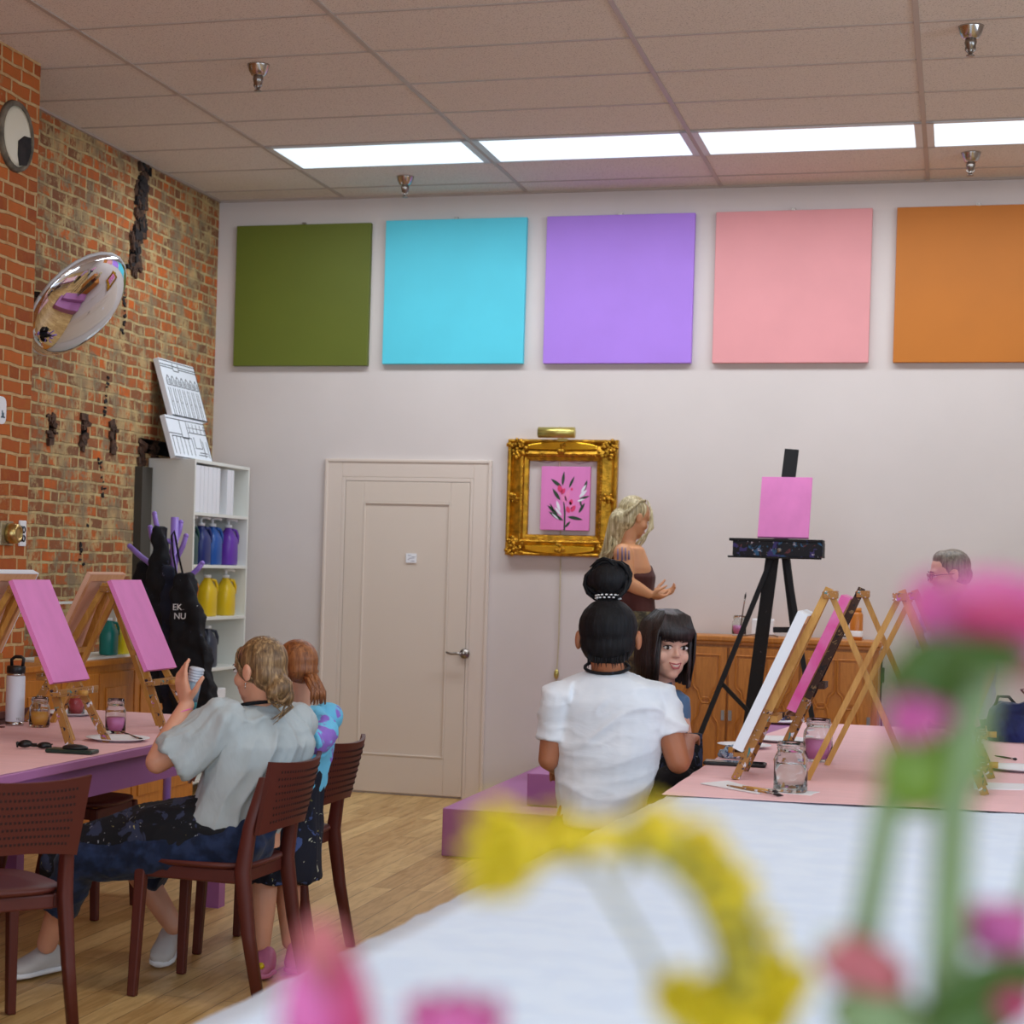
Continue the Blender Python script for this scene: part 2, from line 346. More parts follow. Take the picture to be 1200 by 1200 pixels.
    def prism(s, poly, o, ax, ay, an, t):
        """2-D polygon in the frame (ax, ay) at o, thickness t along an"""
        o, ax, ay, an = map(Vector, (o, ax, ay, an)); m = len(poly)
        v = [o + ax * p[0] + ay * p[1] for p in poly]; v += [q + an * t for q in v]
        f = [tuple(reversed(range(m))), tuple(range(m, 2 * m))] + [(i, (i + 1) % m, (i + 1) % m + m, i + m) for i in range(m)]
        return s.add(v, f)
    def limb(s, pts, n=16):
        """tapering chain of (point, radius) joined by spheres"""
        for (a, ra), (b, rb) in zip(pts, pts[1:]): s.tube([a, b], [ra, rb], n)
        for a, ra in pts: s.sph(a, ra)
        return s
    def build(s, name, m, parent=None, smooth=False, bevel=0, world=False, subsurf=0):
        me = bpy.data.meshes.new(name); vs = s.v
        if parent is not None and world:
            inv = parent_matrix(parent).inverted(); vs = [inv @ v for v in vs]
        me.from_pydata([tuple(v) for v in vs], [], s.f); me.update()
        bm = bmesh.new(); bm.from_mesh(me); bmesh.ops.recalc_face_normals(bm, faces=bm.faces[:]); bm.to_mesh(me); bm.free()
        if smooth:
            for p in me.polygons: p.use_smooth = True
        me.materials.append(m if not isinstance(m, str) else MT[m])
        o = bpy.data.objects.new(name, me); COL.objects.link(o)
        if parent is not None: o.parent = parent
        if bevel:
            b = o.modifiers.new('bevel', 'BEVEL'); b.width = bevel; b.segments = 2; b.limit_method = 'ANGLE'
        if subsurf:
            b = o.modifiers.new('sub', 'SUBSURF'); b.levels = subsurf; b.render_levels = subsurf
        return o
    def flesh(s, name, m, parent=None, voxel=0.006, it=4, world=True, disp=0, dscale=0.1, fold=None):
        o = s.build(name, m, parent, smooth=True, world=world)
        r = o.modifiers.new('remesh', 'REMESH'); r.mode = 'VOXEL'; r.voxel_size = voxel; r.use_smooth_shade = True
        sm = o.modifiers.new('smooth', 'SMOOTH'); sm.factor = 0.5; sm.iterations = it
        if fold:
            # cloth folds: ridges that run along a given direction
            along, amp, f1 = Vector(fold[0]).normalized(), fold[1], fold[2]
            bpy.context.view_layer.update()
            me = bpy.data.meshes.new_from_object(o.evaluated_get(bpy.context.evaluated_depsgraph_get()))
            ref = Vector((0, 0, 1)) if abs(along.z) < .8 else Vector((0, 1, 0)); e1 = along.cross(ref).normalized(); e2 = along.cross(e1)
            nr = [v.normal.copy() for v in me.vertices]
            for v, n_ in zip(me.vertices, nr):
                p = v.co; wp = mnoise.noise(p * 3.1) * .09
                a = Vector((p.dot(along) * f1 * .16, (p.dot(e1) + wp) * f1, (p.dot(e2) + wp) * f1))
                k1 = (1 - abs(mnoise.noise(a))) ** 3; k2 = (1 - abs(mnoise.noise(a * 2.3 + Vector((5, 2, 9))))) ** 3
                v.co = p + n_ * (amp * (k1 - .45) + amp * .38 * (k2 - .45))
            old = o.data; o.modifiers.clear(); me.name = name; o.data = me; me.materials.clear(); me.materials.append(old.materials[0]); bpy.data.meshes.remove(old)
            for p in me.polygons: p.use_smooth = True
            return o
        if disp:
            t = bpy.data.textures.new(name + '_folds', 'CLOUDS'); t.noise_scale = dscale; t.noise_depth = 1
            d = o.modifiers.new('folds', 'DISPLACE'); d.texture = t; d.strength = disp; d.mid_level = 0.5
        return o
def parent_matrix(o):
    m = Matrix.Translation(o.location) @ o.rotation_euler.to_matrix().to_4x4()
    return (parent_matrix(o.parent) @ m) if o.parent else m
def tag(o, label, cat, group=None, kind=None):
    if label: o['label'] = label
    if cat: o['category'] = cat
    if group: o['group'] = group
    if kind: o['kind'] = kind
    return o
def thing(name, label, cat, loc=(0, 0, 0), rz=0, group=None):
    o = bpy.data.objects.new(name, None); COL.objects.link(o); o.location = loc; o.rotation_euler = (0, 0, rz)
    o.empty_display_size = 0.05; return tag(o, label, cat, group)
def struct(o): o['kind'] = 'structure'; return o
def dup(root, loc=None, rz=None, label=None, group=None, mats=None):
    def cp(o, par):
        c = o.copy(); COL.objects.link(c); c.parent = par
        for ch in list(o.children): cp(ch, c)
        return c
    r = cp(root, root.parent)
    if loc is not None: r.location = loc
    if rz is not None: r.rotation_euler = (0, 0, rz)
    if label: r['label'] = label
    if group: r['group'] = group
    return r
def text(body, size, loc, ax, up, m, parent, name='lettering', depth=0.0008):
    cu = bpy.data.curves.new(name, 'FONT'); cu.body = body; cu.size = size; cu.extrude = depth; cu.align_x = 'CENTER'; cu.align_y = 'CENTER'
    t = bpy.data.objects.new(name, cu); COL.objects.link(t)
    bpy.context.view_layer.update()
    me = bpy.data.meshes.new_from_object(t.evaluated_get(bpy.context.evaluated_depsgraph_get())); bpy.data.objects.remove(t)
    ax = Vector(ax).normalized(); up = Vector(up).normalized(); nz = ax.cross(up)
    mw = Matrix((ax, up, nz)).transposed().to_4x4(); mw.translation = Vector(loc)
    me.transform((parent_matrix(parent).inverted() @ mw) if parent else mw); me.materials.clear(); me.materials.append(MT[m])
    o = bpy.data.objects.new(name, me); COL.objects.link(o); o.parent = parent; return o

# ================================================================== SETTING
WY, ZC, XL, XP, PY, XR, YF = 11.86, 3.867, -4.76, -4.33, 8.41, 4.4, -3.0
struct(MB().box((XL - .2, YF - .2, -0.06), (XR + .2, WY + .2, 0)).build('floor', 'floor'))
def holed(name, m, fixed, side, y0, y1, z0, z1, holes, depth, dm):
    """brick wall in the plane x = fixed with real recesses (ya, yb, za, zb)"""
    ys = sorted({y0, y1} | {h[0] for h in holes} | {h[1] for h in holes}); zs = sorted({z0, z1} | {h[2] for h in holes} | {h[3] for h in holes})
    b = MB(); hm = MB()
    for i in range(len(ys) - 1):
        for j in range(len(zs) - 1):
            cy_, cz = (ys[i] + ys[i + 1]) / 2, (zs[j] + zs[j + 1]) / 2
            if any(h[0] < cy_ < h[1] and h[2] < cz < h[3] for h in holes): continue
            b.add([(fixed, ys[i], zs[j]), (fixed, ys[i + 1], zs[j]), (fixed, ys[i + 1], zs[j + 1]), (fixed, ys[i], zs[j + 1])], [(0, 1, 2, 3)])
    for h in holes:
        a, c, e, f = h; xb = fixed - depth
        hm.add([(fixed, a, e), (fixed, c, e), (fixed, c, f), (fixed, a, f), (xb, a, e), (xb, c, e), (xb, c, f), (xb, a, f)],
               [(4, 5, 6, 7), (0, 1, 5, 4), (1, 2, 6, 5), (2, 3, 7, 6), (3, 0, 4, 7)])
    b.box((fixed - .4, y0, z0), (fixed - depth - .01, y1, z1))
    o = struct(b.build(name, m)); hm.build('hole', dm, o)
    return o
def hole_at(px0, px1, py0, py1, x=XL):
    a = Px(px0, (py0 + py1) / 2, x); b = Px(px1, (py0 + py1) / 2, x); zt = Px((px0 + px1) / 2, py0, x).z; zb = Px((px0 + px1) / 2, py1, x).z
    return (a.y, b.y, zb, zt)
holes = [hole_at(171, 178, 192, 206), hole_at(151, 164, 294, 317), hole_at(57, 64, 489, 519), hole_at(95, 102, 490, 517), hole_at(129, 136, 497, 527), hole_at(163, 200, 516, 533)]
wl = holed('wall_left', 'brick_old', XL, 1, PY - .1, WY + .1, -.0, ZC + .05, holes, 0.16, 'charcoal')  # recess faces coloured dark for the shade inside them
# broken plaster and dark blocks coloured as gap shade round the old flue run, thicker than the brick face
def rubble(path, wd, n, name, m, x=XL, seed=1, sz=.03, proud=.02):
    """broken brick ends and dark gaps along a run"""
    r_ = random.Random(seed); P2 = [Px(a, b, x) for a, b in path]; b = MB()
    for k in range(n):
        u = r_.random() * (len(P2) - 1); i = int(u); p = P2[i].lerp(P2[i + 1], u - i); p = p + Vector((0, r_.gauss(0, wd), r_.gauss(0, wd * .6)))
        h = sz * r_.uniform(.4, 1.2); ax = Vector((r_.uniform(-.2, .2), 1, r_.uniform(-.5, .5))); az = Vector((r_.uniform(-.2, .2), -ax.z, 1)); ax.normalize(); az = (az - ax * az.dot(ax)).normalized()
        b.obox((x + proud * r_.uniform(-.2, .3), p.y, p.z), ax.cross(az), ax, az, proud * .6, h, h * r_.uniform(.35, .7))
    b.build(name, m, wl)
dbr = mat('charred_brick', (78, 54, 40), .95, var=.5, vs=30)
run1 = [(166, 190), (166, 215), (162, 240), (165, 262), (158, 285), (156, 318)]
rubble(run1, .035, 70, 'charred_bricks', dbr, seed=2, sz=.045); rubble(run1, .025, 60, 'gap_shade', 'charcoal', seed=3, sz=.04, proud=.026)  # second run: dark blocks stand in for shaded gaps
rubble([(143, 328), (144, 350), (146, 370), (143, 392)], .012, 16, 'crack', 'charcoal', seed=4, sz=.018, proud=.012)  # crack shade painted as small dark blocks, here and below
rubble([(126, 440), (124, 462), (121, 490)], .006, 14, 'crack', 'charcoal', seed=5, sz=.014, proud=.01)
rubble([(116, 540), (121, 560), (119, 585), (94, 640), (96, 670)], .012, 22, 'crack', 'charcoal', seed=6, sz=.014, proud=.01)
for k_, h_ in enumerate(((61, 488), (99, 492), (133, 498), (166, 517), (182, 516), (158, 295))): rubble([h_, (h_[0] - 2, h_[1] + 28)], .022, 16, 'charred_bricks', dbr, seed=20 + k_, sz=.03)
MB().box((XP - .5, YF, 0), (XP, PY, ZC + .05)).build('wall_pier', 'brick')['kind'] = 'structure'
struct(MB().box((XL - .2, WY, 0), (XR + .2, WY + .15, ZC + .05)).build('wall_back', 'wall'))
struct(MB().box((XR, YF, 0), (XR + .15, WY, ZC + .05)).build('wall_right', 'wall'))
fw = MB(); fw.box((XL, YF - .15, 0), (XR, YF, .5)); fw.box((XL, YF - .15, 3.1), (XR, YF, ZC)); fw.box((XL, YF - .15, .5), (-3.2, YF, 3.1)); fw.box((3.6, YF - .15, .5), (XR, YF, 3.1)); fw.box((.1, YF - .15, .5), (.3, YF, 3.1))
struct(fw.build('wall_front', 'wall'))
# ceiling with its exposed grid
cb = MB().box((XL - .2, YF - .2, ZC), (XR + .2, WY + .2, ZC + .1)); ceil = struct(cb.build('ceiling', 'ceil'))
tb = MB()
X0, Y0, GX, GY = -3.89, 7.8865, 1.2195, 0.61
for k in range(-1, 8): tb.box((X0 + GX * k - .012, YF, ZC - .006), (X0 + GX * k + .012, WY, ZC + .01))
for k in range(-18, 8):
    y = Y0 + GY * k
    if y < WY: tb.box((XL, y - .009, ZC - .004), (XR, y + .009, ZC + .01))
tb.box((XL, WY - .025, ZC - .012), (XR, WY, ZC + .01)); tb.box((XL, PY, ZC - .012), (XL + .02, WY, ZC + .01))
g = tb.build('ceiling_grid', 'tbar', ceil)
# door
D0, D1, DZ = -3.84, -2.96, 2.045
dt = MB(); cw = .105
dt.box((D0 - cw, WY - .02, 0), (D0, WY, DZ + cw)); dt.box((D1, WY - .02, 0), (D1 + cw, WY, DZ + cw)); dt.box((D0, WY - .0195, DZ), (D1, WY, DZ + cw))
dt.box((D0 - cw - .012, WY - .028, 0), (D0 - cw + .008, WY, DZ + cw + .012)); dt.box((D1 + cw - .008, WY - .028, 0), (D1 + cw + .012, WY, DZ + cw + .012)); dt.box((D0 - cw + .008, WY - .0275, DZ + cw - .008), (D1 + cw - .008, WY, DZ + cw + .012))
struct(dt.build('trim_1', 'trim', bevel=.004))
jm = MB(); jm.box((D0, WY - .02, 0), (D0 + .025, WY + .0, DZ)); jm.box((D1 - .02, WY - .02, 0), (D1, WY, DZ)); jm.box((D0 + .025, WY - .0195, DZ - .025), (D1 - .02, WY, DZ)); struct(jm.build('trim_2', 'trim', bevel=.003))
dr = MB(); a, b = D0 + .027, D1 - .022
dr.box((a, WY - .012, .012), (b, WY - .002, DZ - .027)); st = .125
for lo, hi in (((a, .012), (a + st, DZ - .027)), ((b - st, .012), (b, DZ - .027)), ((a + st, DZ - .16), (b - st, DZ - .027)), ((a + st, .012), (b - st, .25))):
    dr.box((lo[0], WY - .018, lo[1]), (hi[0], WY - .004, hi[1]))
door = struct(dr.build('door_1', 'door', bevel=.003))
dm = MB(); i0, i1, z0, z1 = a + st, b - st, .25, DZ - .16
for q in (((i0, z0), (i0 + .012, z1)), ((i1 - .012, z0), (i1, z1)), ((i0 + .012, z0), (i1 - .012, z0 + .012)), ((i0 + .012, z1 - .012), (i1 - .012, z1))): dm.box((q[0][0], WY - .0215, q[0][1]), (q[1][0], WY - .01, q[1][1]))
dm.build('panel_moulding', 'door', door, bevel=.003)
h = MB(); hp = Py(545, 766, WY - .02); h.cyl(hp, hp + Vector((0, -.02, 0)), .031); h.cyl(hp, hp + Vector((0, -.06, 0)), .012); h.tube([hp + Vector((0, -.055, 0)), hp + Vector((-.04, -.062, .002)), hp + Vector((-.08, -.06, -.002)), hp + Vector((-.11, -.055, .006))], [.011, .009, .008, .007])
h.build('door_handle', 'nickel', door, smooth=True)
sp = Py(482, 654, WY - .013); s = MB().box((sp.x - .034, sp.y - .008, sp.z - .03), (sp.x + .036, sp.y - .003, sp.z + .03)).build('notice', 'paper_white', door)
l = MB()
for k, (x0, x1) in enumerate(((-.02, .0), (.004, .03), (-.015, .02), (-.022, -.008), (.0, .026))): l.box((sp.x + x0, sp.y - .0095, sp.z + .016 - .009 * k), (sp.x + x1, sp.y - .008, sp.z + .019 - .009 * k))
l.build('print', mat('faded_print', (150, 150, 165)), s)
bb = MB(); bb.box((XL, WY - .012, 0), (D0 - cw - .012, WY, .06)); bb.box((D1 + cw + .012, WY - .012, 0), (XR, WY, .045)); struct(bb.build('baseboard_back', mat('grey_baseboard', (150, 140, 126), .6)))

# ---- ceiling lights (recessed 2x4 troffers)
spots = ['leftmost lit ceiling panel of the row, above the green and blue canvases', 'second lit ceiling panel from the left, above the blue and lavender canvases', 'third lit ceiling panel, above the lavender and pink canvases', 'rightmost lit ceiling panel of the row, above the orange canvas']
cl = thing('ceiling_light', None, None)
LW, LY0, LY1 = GX, 10.335, 10.94
f = MB(); z = ZC - .01
f.box((.012, LY0, z), (LW - .012, LY0 + .03, ZC)); f.box((.012, LY1 - .03, z), (LW - .012, LY1, ZC)); f.box((.012, LY0, z), (.05, LY1, ZC)); f.box((LW - .05, LY0, z), (LW - .012, LY1, ZC)); f.build('frame', 'white_metal', cl)
MB().box((.05, LY0 + .03, ZC - .008), (LW - .05, LY1 - .03, ZC - .002)).build('diffuser', 'panel', cl)
for k in range(4):
    o = cl if k == 0 else dup(cl); o.location = (X0 + GX * k, 0, 0)
    tag(o, spots[k], 'ceiling light', 'ceiling light panels in a row'); 
for k, lb in ((4, 'lit ceiling panel beyond the right side'),):
    o = dup(cl); o.location = (X0 + GX * k, 0, 0); tag(o, 'last lit ceiling panel in the row, at the right edge of the ceiling', 'ceiling light')
# ---- sprinklers
spk = thing('sprinkler', None, None)
MB().lathe((0, 0, 0), [(.055, 0), (.053, -.006), (.046, -.03), (.034, -.05), (.026, -.055)]).build('escutcheon', 'chrome', spk, smooth=True)
q = MB().lathe((0, 0, 0), [(.022, -.05), (.026, -.07), (.02, -.09), (.01, -.1), (.008, -.12), (.018, -.124), (.018, -.128)]); q.tube([(-.016, 0, -.075), (-.02, 0, -.1), (0, 0, -.122)], .004); q.tube([(.016, 0, -.075), (.02, 0, -.1), (0, 0, -.122)], .004)
q.build('nozzle', 'nickel', spk, smooth=True)
for k, (px, py, lb) in enumerate(((303, 76, 'chrome ceiling sprinkler over the left part of the room, above the brick wall side'), (475, 207, 'chrome ceiling sprinkler between the leftmost light panel and the blue canvas'), (1138, 31, 'chrome ceiling sprinkler near the top right corner, nearer than the light panels'), (1138, 179, 'chrome ceiling sprinkler between the rightmost light panel and the orange canvas'))):
    p = Pz(px, py, ZC); o = spk if k == 0 else dup(spk); o.location = p; tag(o, lb, 'sprinkler', 'ceiling sprinklers')

# ---- five painted square canvases
CV = [('green', (96, 106, 22), -4.614, 'olive green'), ('cyan', (86, 208, 228), -3.585, 'bright sky blue'), ('violet', (172, 126, 226), -2.528, 'lavender purple'), ('pink', (226, 152, 154), -1.472, 'salmon pink'), ('orange', (190, 110, 18), -.402, 'burnt orange')]
for n_, c, x, w_ in CV:
    t = thing('wall_canvas', w_ + ' square canvas hanging high on the back wall', 'canvas', (x, WY, 2.745))
    m = mat(n_ + '_acrylic', c, .6, var=.03, vs=3, bmp=.05, bs=200); z0 = .03 if n_ != 'green' else .02
    MB().box((0, -.045, z0), (.928, -.004, z0 + .925)).build('painted_canvas', m, t, bevel=.003)
    MB().box((.45, -.03, z0 + .925), (.475, -.012, z0 + .94)).build('hanger', 'nickel', t)

# ---- gilt frame with lamp and flower painting
fo = Py(600, 653, WY); fx0 = -2.735; fx1 = -2.036; fz0 = 1.565; fz1 = 2.297
fr = thing('gilt_frame', 'ornate gold frame hanging empty on the wall around a small pink painting', 'picture frame', (fx0, WY, fz0))
FW, FH = fx1 - fx0, fz1 - fz0
def mould(prof, W, H, d0):
    """mitred frame profile: (inset, proud)"""
    b = MB(); n = len(prof)
    for (i, p) in prof:
        for cx_, cz_ in ((i, i), (W - i, i), (W - i, H - i), (i, H - i)): b.v.append(Vector((cx_, -p - d0, cz_)))
    for k in range(n - 1):
        for c in range(4):
            a0 = k * 4 + c; a1 = k * 4 + (c + 1) % 4; b.f.append((a0, a1, a1 + 4, a0 + 4))
    return b
mould([(0, 0), (0, .045), (.012, .055), (.022, .05), (.03, .03), (.075, .05), (.09, .058), (.1, .05), (.108, .03), (.13, .024), (.135, .01), (.135, 0), (0, 0)], FW, FH, .004).build('moulding', 'gold', fr)
orn = MB(); rnd = random.Random(3)
def orn_cluster(cx, cz, r, n):
    for _ in range(n):
        a = rnd.random() * 2 * PI; q = rnd.random() ** .6 * r; s_ = .006 + rnd.random() * .011
        orn.sph((cx + q * math.cos(a), -.05 - rnd.random() * .015, cz + q * math.sin(a)), (s_, s_ * .8, s_), nu=8, nv=6)
for cx in (.06, FW - .06):
    for cz in (.06, FH - .06): orn_cluster(cx, cz, .062, 46)
for k in range(26):
    u = .14 + k / 25 * (FH - .28)
    for cx in (.016, .1, FW - .016, FW - .1): orn.sph((cx, -.052, u), (.005, .006, .008), nu=6, nv=5)
for k in range(24):
    u = .14 + k / 23 * (FW - .28)
    for cz in (.016, .1, FH - .016, FH - .1): orn.sph((u, -.052, cz), (.008, .006, .005), nu=6, nv=5)
for cx, cz in ((FW / 2, .05), (FW / 2, FH - .055), (.05, FH / 2), (FW - .05, FH / 2)): orn_cluster(cx, cz, .03, 16)
orn.build('carved_ornament', 'gold', fr, smooth=True)
sw = MB()
for cz, s_ in ((.05, 1), (FH - .05, -1)):
    pts = [(.13 + (FW - .26) * k / 16, 0) for k in range(17)]
    up_ = [(x, .012 + .024 * math.sin(PI * k / 16) ** .7) for k, (x, _) in enumerate(pts)]; dn_ = [(x, -.012 - .004 * math.sin(PI * k / 16)) for k, (x, _) in enumerate(pts)]
    sw.prism([(x, cz + s_ * -y) for x, y in up_] + [(x, cz + s_ * -y) for x, y in reversed(dn_)], (0, -.052, 0), (1, 0, 0), (0, 0, 1), (0, -1, 0), .012)
sw.build('polished_swag', 'goldlt', fr, bevel=.004)
lp = thing('picture_light', 'small brass picture light on top of the ornate gold frame', 'lamp', (fx0 + FW / 2 - .03, WY, fz1))
MB().loft([((-.115, -.10, .04), (0, .035, 0), (0, 0, .034)), ((.115, -.10, .04), (0, .035, 0), (0, 0, .034))], 16).build('shade', 'lamp_brass', lp, smooth=True)
MB().tube([(.03, -.03, -.01), (.03, -.06, .02), (.03, -.09, .04)], .006).box((.0, -.058, -.012), (.06, -.02, .006)).build('bracket', 'lamp_brass', lp)
pc = Py(662, 584, WY - .05); pt = thing('flower_painting', 'small pink painting of magnolia flowers and green leaves hanging inside the gold frame', 'painting', (pc.x - .155, WY - .045, pc.z - .2))
MB().box((0, 0, 0), (.31, .035, .40)).build('canvas', 'pinkpaint', pt, bevel=.002)
def leafp(b, x, z, ang, L, W, t=.0012):
    n = 7; up_ = []; dn = []
    for i in range(n + 1):
        u = i / n; q = W * math.sin(PI * u) ** .8 * (1 - .3 * u); up_.append((u * L, q)); dn.append((u * L, -q * .8))
    poly = up_ + dn[::-1][1:-1]; ca, sa = math.cos(ang), math.sin(ang)
    b.prism([(x + p[0] * ca - p[1] * sa, z + p[0] * sa + p[1] * ca) for p in poly], (0, 0, 0), (1, 0, 0), (0, 0, 1), (0, -1, 0), t)
def pxp(px, py): return ((px - 635) / 52 * .31, (616 - py) / 66 * .40)
lv = MB()
for px, py, an, L, W in ((657, 571, 145, .085, .014), (658, 570, 85, .09, .012), (665, 572, 66, .08, .01), (656, 585, 125, .09, .014), (681, 575, 75, .07, .012), (676, 584, 20, .07, .01), (654, 600, 140, .09, .013), (660, 606, 150, .11, .016), (676, 598, 60, .075, .012), (679, 592, 105, .055, .008), (664, 602, -10, .1, .014), (662, 613, 50, .05, .01), (650, 597, 120, .06, .008)):
    leafp(lv, *pxp(px, py), math.radians(an), L, W)
x0, z0_ = pxp(661, 616); lv.prism([(x0 - .004, z0_), (x0 + .006, z0_), (x0 + .006, z0_ + .12), (x0 - .01, z0_ + .2), (x0 - .012, z0_ + .2), (x0 - .004, z0_ + .1)], (0, 0, 0), (1, 0, 0), (0, 0, 1), (0, -1, 0), .0012)
lv.build('painted_leaves', mat('painted_dark_green', (40, 66, 46), .6), pt)
for nm, cc, items in (('painted_pink_blossom', (226, 60, 110), ((657, 577, 110, .05, .02), (657, 579, 60, .045, .016), (667, 590, 80, .04, .016), (668, 597, 60, .05, .018), (666, 598, 110, .045, .016), (668, 575, 90, .02, .01))),
                      ('painted_pale_blossom', (240, 140, 190), ((662, 588, 110, .07, .02), (662, 586, 75, .08, .02), (668, 594, 100, .05, .014))),
                      ('painted_white_blossom', (235, 232, 240), ((656, 596, 110, .07, .012), (658, 601, 130, .07, .01), (676, 582, 45, .07, .013), (678, 577, 60, .06, .01), (655, 605, 140, .06, .006), (674, 586, 20, .05, .008)))):
    b = MB()
    for px, py, an, L, W in items: leafp(b, *pxp(px, py), math.radians(an), L, W, .0018)
    b.build(nm, mat(nm + '_paint', cc, .6), pt)
wr = MB(); wc = fx0 + FW / 2; wr.tube([(wc - .19, WY - .012, fz1 - .13), (wc - .1, WY - .012, fz1 - .145), (wc, WY - .012, fz1 - .125), (wc + .1, WY - .012, fz1 - .15), (wc + .19, WY - .012, fz1 - .13)], .0018, 5); tag(wr.build('hanging_wire', 'nickel'), 'thin hanging wire showing behind the opening of the gold frame', 'wire')
cdm = MB(); pts = [Py(a_, b_, WY - .012) for a_, b_ in ((656, 500), (656, 560), (657, 655), (656, 700), (655, 745), (653, 780), (652, 800), (650, 840), (648, 880))]; cdm.tube(pts, .0045, 6)
cord = tag(cdm.build('lamp_cord', mat('cream_cord', (196, 182, 152), .5)), 'cream cord running down the wall from the gold frame', 'cord')
cp = Py(652, 790, WY - .014); MB().sph(cp, (.016, .012, .032)).build('inline_switch', 'lamp_brass', cord, smooth=True)

# ================================================================== WALL FITTINGS (brick side)
c = Pd(90, 357, 9.9); nrm = (CR * .70 - CU * .62 - CF * .33).normalized()
mr = thing('convex_mirror', 'round convex security mirror tilted down on a black arm at the brick wall', 'mirror', c)
e1 = nrm.cross(CU).normalized(); e2 = nrm.cross(e1)
R_ = .325; prof = [(R_ * math.sin(t), -.09 * (1 - math.cos(t)) / (1 - math.cos(1.35))) for t in ()]
b = MB(); rings = []
for k in range(9):
    r_ = R_ * math.cos(k / 8 * PI / 2 * .98); hgt = .085 * math.sin(k / 8 * PI / 2); rings.append((nrm * hgt, e1 * r_, e2 * r_))
b.loft(rings, 40).build('mirror_dome', 'mirror', mr, smooth=True)
rm = []
for k in range(25):
    a_ = 2 * PI * k / 24; rm.append(e1 * (R_ * math.cos(a_)) + e2 * (R_ * math.sin(a_)))
MB().tube(rm, .008, 8).build('rim', 'white_metal', mr, smooth=True)
MB().loft([(nrm * -.03, e1 * .1, e2 * .1), (nrm * -.006, e1 * R_, e2 * R_), (nrm * 0.001, e1 * R_, e2 * R_)], 40).build('backing', 'black', mr, smooth=True)
wp = Px(38, 343, XP - .02) ; arm_end = Vector((XL, Px(38, 343, XL).y + .35, wp.z + .03))
MB().beam(nrm * -.03, Px(41, 345, -4.6) - c, .03, .03).beam(Px(41, 345, -4.6) - c, Vector((XL + .01, 9.35, 2.78)) - c, .03, .03).box(tuple(Vector((XL + .002, 9.3, 2.72)) - c), tuple(Vector((XL + .012, 9.4, 2.84)) - c)).build('bracket_arm', 'black', mr)
# round flue plate high on the pier
p = Px(17, 160, XP); t = thing('flue_cover', 'round cream flue cover with a broken dark corner high on the brick pier', 'vent cover', p)
MB().lathe((0, 0, 0), [(.17, 0), (.165, .02), (.145, .022), (.142, .004)], ax=(1, 0, 0)).build('ring', mat('grimy_plaster', (110, 100, 84), .9, var=.4, vs=18), t, smooth=True)
MB().lathe((0, 0, 0), [(.142, .0), (.142, .014), (.12, .019), (.001, .02)], ax=(1, 0, 0)).build('plate', mat('cream_enamel', (222, 214, 190), .5), t, smooth=True)
MB().prism([(.0, -.02), (.06, .015), (.125, .02), (.13, -.05), (.09, -.12), (.02, -.135), (.0, -.09)], (.018, 0, 0), (0, 1, 0), (0, 0, 1), (1, 0, 0), .006).build('broken_corner', 'charcoal', t, bevel=.002)
# small plates at the left edge of the picture
p = Px(1, 481, XP); t = thing('wall_sign', 'white round-cornered sign at the left edge on the orange brick', 'sign', p)
pl = []
for k in range(24):
    a_ = 2 * PI * k / 24; pl.append((.07 * math.copysign(abs(math.cos(a_)) ** .5, math.cos(a_)) - .035, .066 * math.copysign(abs(math.sin(a_)) ** .5, math.sin(a_))))
MB().prism(pl, (0, 0, 0), (0, 1, 0), (0, 0, 1), (1, 0, 0), .012).build('plate', 'paper_white', t, bevel=.003)
MB().box((.012, -.02, -.035), (.0135, .018, -.028)).box((.012, -.012, -.03), (.0135, -.004, .0)).box((.012, .0, -.03), (.0135, .008, -.01)).build('mark', mat('slate_print', (70, 90, 105)), t)
p = Px(25, 625, XP); t = thing('switch_plate', 'white framed plate with a black symbol on the brick beside the brass fitting', 'plate', p)
MB().box((0, -.034, -.062), (.01, .034, .062)).build('plate', 'paper_white', t, bevel=.003)
mk = MB().box((.01, -.024, -.04), (.0115, -.01, .036))
for z_ in (.018, -.024): mk.tube([(.011, .004 + .013 * math.cos(a_), z_ + .014 * math.sin(a_)) for a_ in [k * PI / 6 for k in range(13)]], .0045, 6)
mk.build('symbol', 'black', t)
p = Px(8, 625, XP); t = thing('brass_fitting', 'round brass fitting on a worn plate at the left edge of the brick', 'fitting', p)
MB().box((0, -.08, -.058), (.012, .045, .058)).build('plate', mat('aged_brass_plate', (160, 150, 120), .4, .7, var=.2), t, bevel=.003)
MB().lathe((.012, .0, 0), [(.048, 0), (.05, .02), (.044, .05), (.03, .056), (.028, .05), (.02, .05), (.001, .051)], ax=(1, 0, 0)).build('knob', 'brass', t, smooth=True)

# ================================================================== WHITE SHELF UNIT, PAINT JUGS, SKETCH CANVASES
SX0, SX1, SY0, SY1, SZ = XL + .01, -4.443, 10.80, 11.74, 2.09
su = thing('shelf_unit', 'tall white open shelf unit in the corner by the brick wall', 'shelf', ((SX0 + SX1) / 2, SY0, 0))
def sbx(lo, hi, nm, m='shelf'): return MB().box(lo, hi).build(nm, m, su, bevel=.0015, world=True)
T_ = .02
sbx((SX0, SY0, 0), (SX1, SY0 + T_, SZ), 'side_panel'); sbx((SX0, SY1 - T_, 0), (SX1, SY1, SZ), 'side_panel'); sbx((SX0, SY0 + T_, 0), (SX0 + .008, SY1 - T_, SZ), 'back_panel')
SH = [1.768, 1.447, 1.122, .800, .46, .12]
sbx((SX0 + .008, SY0 + T_, SZ - T_), (SX1, SY1 - T_, SZ), 'top_panel')
for z_ in SH: sbx((SX0 + .008, SY0 + T_, z_ - T_), (SX1, SY1 - T_, z_), 'shelf_board')
